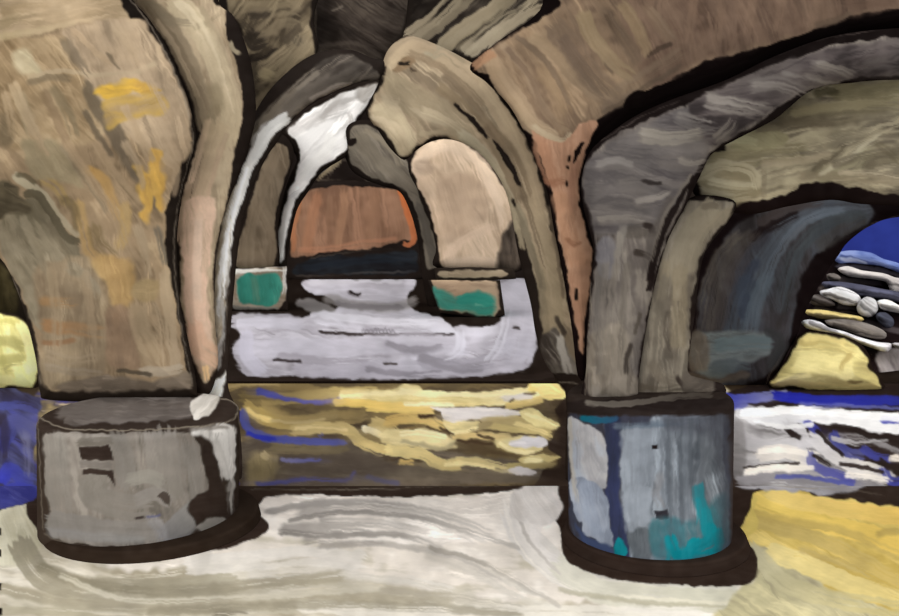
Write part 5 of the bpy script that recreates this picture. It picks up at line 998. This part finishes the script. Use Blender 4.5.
stone(q5([(580, 195), (650, 188), (740, 200), (830, 235), (845, 262), (820, 275), (740, 262), (680, 240), (610, 220)]), 8.5, [(86, 79, 74), (112, 105, 98), (128, 120, 112)], 12, 'grey brown long stone above the white slab')
stone(q5([(482, 200), (510, 190), (560, 200), (600, 225), (660, 240), (720, 262), (800, 285), (868, 295), (850, 328), (800, 318), (720, 290), (650, 262), (570, 245), (500, 225)]), 8.4, [(166, 160, 156), (206, 200, 196), (222, 218, 214)], 22, 'long white slab sloping right just above the yellow boulder')
stone(q5([(868, 292), (899, 290), (940, 300), (940, 325), (890, 315)]), 8.38, [(150, 144, 140), (176, 170, 166)], 5, 'small grey stone at the right border beside the white slab')
stone(q5([(588, -2), (620, -8), (650, 10), (640, 25), (600, 25)]), 9.1, [(70, 64, 60), (96, 90, 86)], 20, 'small dark stone at the left tip of the upper bank')
YB = [(156, 142, 94), (190, 176, 116), (210, 197, 136)]
p = Paint((30, 22, 18), 3)
p.P(zr5([(350, 465), (400, 400), (440, 340), (460, 290), (490, 255), (560, 252), (660, 275), (720, 300), (760, 350), (775, 400), (810, 450), (825, 485), (780, 498), (660, 495), (560, 492), (450, 480)]), YB, 8, rag=2, soft=1.5)
p.P(zr5([(440, 400), (470, 345), (560, 338), (690, 350), (700, 400), (690, 445), (560, 425), (450, 410)]), [(208, 194, 132), (224, 211, 150)], 6, soft=3)
p.S(zr5([(480, 300), (560, 290), (640, 300), (700, 320)]), 11, (178, 158, 98), a=.7, dry=.3); p.S(zr5([(490, 270), (580, 268), (660, 290)]), 6, (216, 198, 132), a=.8, dry=.2)
p.S(zr5([(690, 340), (660, 370), (645, 400)]), 6, (168, 148, 92), a=.8, dry=.2); p.S(zr5([(680, 460), (740, 458)]), 3.5, (96, 80, 50), a=.8)
p.S(zr5([(360, 470), (450, 460), (560, 475), (700, 480), (800, 480)]), 7, (186, 166, 108), a=.8, dry=.3); p.S(zr5([(380, 450), (460, 435), (520, 430)]), 4, (216, 202, 140), a=.7, dry=.3)
p.S(zr5([(590, 450), (640, 460), (680, 462)]), 5, (160, 142, 92), a=.6, dry=.2)
bl = body('boulder', zr5([(338, 474), (390, 400), (430, 330), (450, 280), (486, 246), (570, 242), (670, 265), (735, 295), (772, 345), (785, 395), (825, 450), (840, 490), (785, 504), (650, 502), (540, 498), (440, 488)]), [(820, 380, 7.72), (820, 340, 7.95)], p, thick=.7, bulge=.2, R=26, mat='rock', side=YB[1])
tag(bl, 'yellow boulder on the far bank under the blue black arch at right', 'boulder')
p = Paint((34, 26, 20), 3)
zl4 = lambda q: z(0, 260, 4.495, q)
p.P(zl4([(-140, 240), (20, 245), (80, 260), (130, 310), (155, 380), (170, 460), (165, 560), (140, 580), (60, 570), (-140, 560)]), [(206, 194, 122), (226, 216, 142), (236, 228, 160)], 70, rag=2, soft=2)
p.S(zl4([(-20, 275), (40, 275), (70, 290)]), 7, (190, 178, 104), a=.7, dry=.3); p.S(zl4([(-20, 360), (50, 365), (105, 390)]), 11, (170, 160, 96), a=.75, dry=.25); p.S(zl4([(0, 450), (50, 455), (90, 440)]), 12, (168, 158, 94), a=.75, dry=.25)
p.S(zl4([(20, 490), (60, 480)]), 7, (156, 146, 90), a=.6, dry=.3); p.S(zl4([(90, 290), (130, 380), (140, 500)]), 10, (238, 230, 164), a=.8, dry=.2); p.S(zl4([(0, 530), (80, 550), (130, 555)]), 9, (226, 216, 148), a=.8, dry=.2)
b2 = body('boulder', zl4([(-240, 250), (-140, 228), (20, 236), (86, 250), (140, 305), (166, 380), (180, 460), (176, 565), (145, 592), (-140, 590), (-240, 580)]), [(0, 360, 7.85)], p, thick=.7, bulge=.16, R=26, mat='rock', side=(206, 194, 122))
tag(b2, 'pale yellow boulder at the left border behind the taupe pier', 'boulder')
p = Paint((32, 26, 20), 4)
p.P(zl4([(-60, 20), (20, 30), (70, 120), (80, 200), (60, 240), (-60, 240)]), [(44, 38, 24), (62, 54, 34), (76, 66, 42)], 80, soft=5)
wl = body('wall_left', [(-260, 170), (60, 170), (60, 374), (-260, 374)], 8.9, p, thick=.3, bulge=.02, R=10, g=2, sm=False)
tag(wl, 'dark olive wall behind the pale yellow boulder', 'wall', kind='structure')

# ================================================================== FAR HALL
zf = lambda q: z(220, 80, 2.933, q)
# back wall
p = Paint((38, 30, 26), 4)
p.P(zf([(285, 290), (300, 262), (330, 235), (358, 222), (352, 240), (330, 262), (300, 285)]), [(124, 110, 88), (146, 130, 105)], -40, soft=1.5)
p.S([(292, 192), (300, 184), (330, 180), (380, 186), (400, 192)], 1.4, (110, 98, 84), a=.6, dry=.3)
p.S(zf([(310, 290), (340, 255), (370, 235), (420, 285), (440, 300)]), 1.3, (110, 98, 84), a=.5, dry=.3)
wb = body('wall_back', [(-200, -60), (760, -60), (760, 278), (-200, 278)], 18.45, p, thick=.4, bulge=.02, R=8, g=2, sm=False)
tag(wb, 'dark back wall of the far hall', 'wall', kind='structure')
# brown niche
p = Paint((40, 32, 28), 4)
p.P([(291, 257), (290, 235), (297, 212), (304, 194), (318, 188), (345, 186), (375, 188), (398, 191), (408, 202), (414, 225), (412, 238), (404, 240), (380, 246), (355, 250), (340, 250), (325, 252), (305, 256)], [(114, 84, 66), (136, 101, 79), (152, 114, 90)], 84, rag=1.5, soft=1.2)
p.S([(318, 195), (312, 220), (306, 250)], 10, (156, 108, 80), a=.6, dry=.25); p.S([(345, 192), (342, 220), (338, 246)], 9, (160, 120, 92), a=.6, dry=.3); p.S([(375, 195), (374, 220), (368, 245)], 10, (140, 104, 80), a=.6, dry=.25)
p.S([(300, 200), (294, 225), (293, 250)], 6, (166, 106, 72), a=.7, dry=.2); p.S([(330, 196), (328, 240)], 5, (134, 102, 80), a=.5, dry=.3); p.S([(300, 250), (330, 249), (360, 244), (395, 240)], 6, (170, 118, 90), a=.6, dry=.3)
p.S([(400, 192), (406, 205), (412, 225), (414, 238), (409, 246), (404, 244)], [5, 8, 7, 6, 6, 5], (186, 102, 58), (170, 102, 68), a=.95, dry=.08)
p.P([(300, 262), (320, 257), (360, 255), (414, 251), (417, 262), (417, 272), (400, 274), (330, 275), (300, 276), (292, 272)], [(34, 32, 34), (37, 40, 44), (46, 48, 52)], -3, soft=2)
p.S([(305, 268), (350, 262), (410, 258)], 7, (38, 44, 52), a=.6, dry=.3); p.S([(296, 276), (350, 274), (416, 271)], 2, (88, 80, 74), a=.5, dry=.35); p.S([(310, 258), (360, 251), (416, 250)], 1.2, (90, 80, 70), a=.5, dry=.35)
nc = body('arched_niche', [(284, 279), (285, 250), (287, 232), (294, 210), (301, 192), (316, 183), (345, 181), (380, 183), (402, 187), (412, 198), (418, 222), (420, 250), (421, 279)], 18.2, p, thick=.22, bulge=.05, R=6, g=1.0)
tag(nc, 'brown arched niche with an orange right edge above a dark blue step', 'niche')

# far left pier
E = thing('stone_pier', (-2.75, 13.1, 0.0), 'slim brown far pier on a teal block, left of the white rib', 'pier')
p = Paint((40, 32, 27), 4)
p.P([(237, 268), (240, 240), (247, 215), (254, 190), (262, 168), (270, 152), (279, 143), (287, 147), (290, 157), (287, 172), (280, 195), (275, 225), (273, 267)], [(92, 79, 64), (108, 94, 77), (118, 104, 86)], 80, rag=1, soft=1.2)
p.S([(276, 155), (262, 190), (252, 225), (246, 262)], 10, (116, 101, 83), (112, 98, 80), a=.7, dry=.25)
body('shaft', [(231, 270), (233, 240), (240, 210), (248, 180), (257, 158), (268, 140), (280, 134), (289, 140), (294, 153), (290, 172), (283, 196), (278, 228), (276, 270)], 13.15, p, thick=.5, bulge=.15, R=16, g=1.0, parent=E)
p = Paint((40, 32, 28), 3)
zt = lambda q: z(0, 200, 2.99, q)
p.P(zt([(692, 212), (760, 205), (855, 200), (858, 300), (830, 328), (700, 318), (694, 270)]), [(120, 104, 88), (146, 132, 116), (176, 168, 156)], 5, rag=1, soft=1.2, sm=False)
p.S(zt([(700, 215), (780, 208), (855, 205)]), 5, (206, 202, 194), a=.85, dry=.25); p.S(zt([(850, 205), (852, 250), (848, 280)]), 4, (200, 196, 190), a=.85, dry=.2)
p.S(zt([(700, 230), (702, 300)]), 5, (126, 106, 88), a=.8, dry=.2); p.S(zt([(700, 320), (760, 325), (830, 325)]), 3, (120, 116, 108), a=.8, dry=.3)
p.P(zt([(715, 230), (760, 222), (830, 220), (842, 250), (838, 300), (815, 318), (760, 312), (716, 300)]), [(48, 104, 90), (52, 122, 106), (74, 132, 114)], 80, rag=2, soft=2)
p.S(zt([(760, 235), (770, 300)]), 8, (84, 110, 92), a=.55, dry=.3)
body('pedestal', [(230, 269), (287, 266), (288, 311), (231, 311)], 13.0, p, thick=.6, bulge=.03, R=5, g=.8, sm=False, parent=E)

# far right pier
Gp = thing('stone_pier', (.3, 12.4, 0.0), 'pale cream arched far pier on a teal and tan block, right of the niche', 'pier')
p = Paint((40, 32, 27), 4)
p.P(z7([(165, 446), (155, 380), (138, 310), (112, 245), (86, 190), (84, 160), (105, 128), (140, 110), (180, 104), (225, 116), (265, 150), (305, 195), (335, 240), (352, 295), (352, 330), (330, 370), (330, 445), (240, 450)]), [(176, 152, 126), (198, 173, 146), (212, 188, 161)], 72, rag=1.5, soft=1.3)
p.S(z7([(100, 190), (120, 150), (180, 120), (240, 145), (290, 200), (330, 270)]), 13, (216, 192, 166), (208, 184, 158), a=.75, dry=.2)
p.P(z7([(150, 220), (220, 200), (280, 230), (290, 310), (240, 360), (180, 390), (160, 300)]), [(166, 142, 118), (182, 157, 132)], 75, soft=5, a=.8)
p.P(z7([(85, 170), (120, 160), (145, 185), (110, 205)]), [(150, 130, 110), (170, 148, 126)], 20, soft=5, a=.7)
p.S(z7([(180, 420), (230, 370), (300, 340)]), 10, (210, 184, 158), a=.7, dry=.25); p.S(z7([(180, 440), (260, 430), (320, 440)]), 10, (214, 190, 164), a=.7, dry=.2); p.S(z7([(290, 220), (320, 280), (330, 340)]), 8, (216, 192, 166), a=.7, dry=.25)
p.P(z7([(330, 360), (352, 325), (372, 360), (374, 440), (350, 468), (316, 458), (320, 410)]), [(50, 42, 36), (76, 66, 57), (96, 84, 73)], 80, soft=4)
body('shaft', [(437, 268), (436, 248), (429, 215), (419, 192), (409, 172), (410, 155), (424, 140), (445, 135), (464, 139), (482, 152), (497, 170), (507, 190), (514, 212), (519, 240), (523, 268), (500, 272)], 12.6, p, thick=.5, bulge=.15, R=16, g=1.0, parent=Gp)
p = Paint((44, 36, 30), 3)
p.P(z7([(160, 462), (240, 455), (320, 456), (345, 466), (310, 474), (240, 478), (170, 474)]), [(136, 120, 98), (156, 140, 116)], 3, rag=1, soft=1)
body('capstone', [(434, 268), (470, 267), (514, 269), (516, 279), (470, 281), (436, 280)], 12.38, p, thick=.6, bulge=.02, R=4, g=.8, sm=False, parent=Gp)
p = Paint((40, 32, 27), 3)
p.P(z7([(135, 482), (200, 482), (312, 486), (318, 560), (306, 580), (240, 572), (160, 558), (148, 520)]), [(140, 114, 92), (156, 129, 105), (166, 140, 115)], 5, rag=1, soft=1.2, sm=False)
p.P(z7([(140, 500), (165, 508), (210, 528), (260, 515), (302, 525), (305, 578), (240, 568), (168, 555), (150, 530)]), [(66, 114, 98), (54, 124, 108), (84, 130, 112)], 12, rag=2, soft=4)
p.S(z7([(215, 535), (260, 530), (296, 545)]), 10, (44, 122, 106), a=.8, dry=.2); p.S(z7([(312, 490), (318, 560)]), 3, (150, 126, 104), a=.8)
body('pedestal', [(428, 280), (500, 280), (505, 315), (492, 320), (440, 313)], 12.3, p, thick=.6, bulge=.03, R=5, g=.8, sm=False, parent=Gp)

# white rib and grey rib between the far piers
fw = (-1.3, 13.8, 0.0)
p = Paint((40, 32, 27), 3)
W1, W2, W3 = (186, 181, 176), (212, 208, 204), (236, 231, 226)
p.P(zf([(462, 14), (430, 22), (400, 25), (330, 55), (260, 95), (200, 145), (215, 172), (235, 205), (228, 260), (200, 330), (178, 420), (168, 526), (186, 528), (196, 450), (215, 370), (245, 322), (292, 262), (360, 212), (378, 172), (400, 110), (432, 70)]), [W1, W2, W2, W3], -40, rag=1.2, soft=1.2)
p.S(zf([(210, 150), (290, 110), (370, 80)]), 12, (166, 160, 155), a=.5, dry=.3); p.S(zf([(300, 110), (340, 70), (420, 50)]), 5, (150, 144, 138), a=.5, dry=.4); p.S(zf([(330, 170), (300, 220), (240, 290)]), 12, (216, 212, 206), a=.7, dry=.2)
p.P(zf([(395, 25), (440, 15), (462, 14), (435, 60), (405, 60)]), [(126, 120, 113), (160, 154, 147)], -40, soft=4, a=.8)
p.S(zf([(210, 350), (188, 430), (177, 520)]), 6, (230, 226, 220), a=.9, dry=.05); p.S(zf([(380, 100), (385, 130), (370, 170)]), 5, (160, 153, 146), a=.5, dry=.3)
wr = body('arch_rib', [(382, 80), (358, 83), (332, 94), (308, 107), (283, 129), (291, 148), (297, 160), (289, 178), (281, 205), (276, 240), (274, 266), (282, 308), (288, 308), (287, 262), (291, 236), (297, 210), (308, 192), (322, 172), (346, 156), (352, 140), (360, 120), (370, 105), (384, 92)], [(282, 300, 13.65), (290, 180, 13.7), (370, 90, 14.2)], p, thick=.4, bulge=.12, R=12, g=1.0)
tag(wr, 'bright white far rib running down beside the slim brown pier', 'arch rib')
p = Paint((40, 32, 27), 3)
p.P([(352, 128), (362, 125), (376, 128), (390, 138), (404, 154), (412, 172), (420, 198), (428, 220), (436, 245), (440, 266), (434, 269), (426, 266), (422, 235), (414, 208), (402, 188), (385, 182), (366, 174), (354, 165), (348, 150), (349, 140)], [(88, 80, 70), (108, 99, 86), (122, 112, 98)], 52, rag=1.2, soft=1.2)
p.S([(360, 135), (372, 155), (392, 170), (408, 185)], 14, (120, 110, 94), (112, 102, 88), a=.7, dry=.2); p.S([(365, 130), (385, 142), (402, 165)], 6, (136, 124, 104), a=.6, dry=.3)
p.S([(418, 205), (428, 235), (434, 264)], 8, (90, 83, 74), a=.8, dry=.2); p.P([(348, 140), (356, 138), (356, 144), (350, 146)], (36, 28, 24), rag=.5)
gr = body('arch_rib', [(346, 128), (360, 120), (378, 123), (394, 134), (409, 152), (418, 175), (426, 198), (434, 220), (441, 245), (444, 268), (440, 306), (428, 306), (421, 268), (418, 240), (411, 214), (400, 192), (382, 186), (362, 178), (350, 168), (344, 150)], [(434, 300, 13.6), (420, 200, 13.7), (360, 130, 14.0)], p, thick=.4, bulge=.12, R=12, g=1.0)
tag(gr, 'grey far rib bending down between the niche and the cream pier', 'arch rib')

# ================================================================== CAMERA, SKY, LIGHT
sc = bpy.context.scene
cam = bpy.data.objects.new('camera', bpy.data.cameras.new('camera')); col.objects.link(cam)
cam.location = (0, 0, CH); cam.rotation_euler = (math.pi / 2, 0, 0)
cam.data.sensor_fit = 'HORIZONTAL'; cam.data.sensor_width = 36.0; cam.data.lens = 36.0 * F / W
cam.data.shift_y = -(H / 2 - HY) / W
cam.data.clip_start = .05; cam.data.clip_end = 200
sc.camera = cam
wd = bpy.data.worlds.new('sky'); sc.world = wd; wd.use_nodes = True
nt = wd.node_tree; bg = nt.nodes['Background']
tc = nt.nodes.new('ShaderNodeTexCoord'); sx = nt.nodes.new('ShaderNodeSeparateXYZ'); mr = nt.nodes.new('ShaderNodeMapRange'); mx = nt.nodes.new('ShaderNodeMix'); mx.data_type = 'RGBA'
nz = nt.nodes.new('ShaderNodeTexNoise'); nz.inputs['Scale'].default_value = 26; nz.inputs['Detail'].default_value = 5
cr = nt.nodes.new('ShaderNodeValToRGB')
cr.color_ramp.elements[0].position = .35; cr.color_ramp.elements[0].color = tuple(lin(np.array([36, 44, 112]) / 255)) + (1,)
cr.color_ramp.elements[1].position = .7; cr.color_ramp.elements[1].color = tuple(lin(np.array([46, 58, 138]) / 255)) + (1,)
nt.links.new(tc.outputs['Generated'], sx.inputs[0]); nt.links.new(sx.outputs['Y'], mr.inputs['Value'])
nt.links.new(tc.outputs['Generated'], nz.inputs['Vector']); nt.links.new(nz.outputs['Fac'], cr.inputs['Fac'])
mr.inputs['From Min'].default_value = .45; mr.inputs['From Max'].default_value = .7
nt.links.new(mr.outputs['Result'], mx.inputs[0]); mx.inputs[6].default_value = (1.46, 1.47, 1.48, 1); nt.links.new(cr.outputs['Color'], mx.inputs[7])
nt.links.new(mx.outputs[2], bg.inputs['Color'])
sun = bpy.data.objects.new('sun', bpy.data.lights.new('sun', 'SUN')); col.objects.link(sun)
sun.data.energy = .6; sun.data.angle = math.radians(50); sun.data.color = (1, .99, .98)
sun.rotation_euler = (math.radians(60), 0, math.radians(-18)); sun.location = (-3, -4, 6)
sc.view_settings.view_transform = 'Standard'; sc.view_settings.look = 'None'
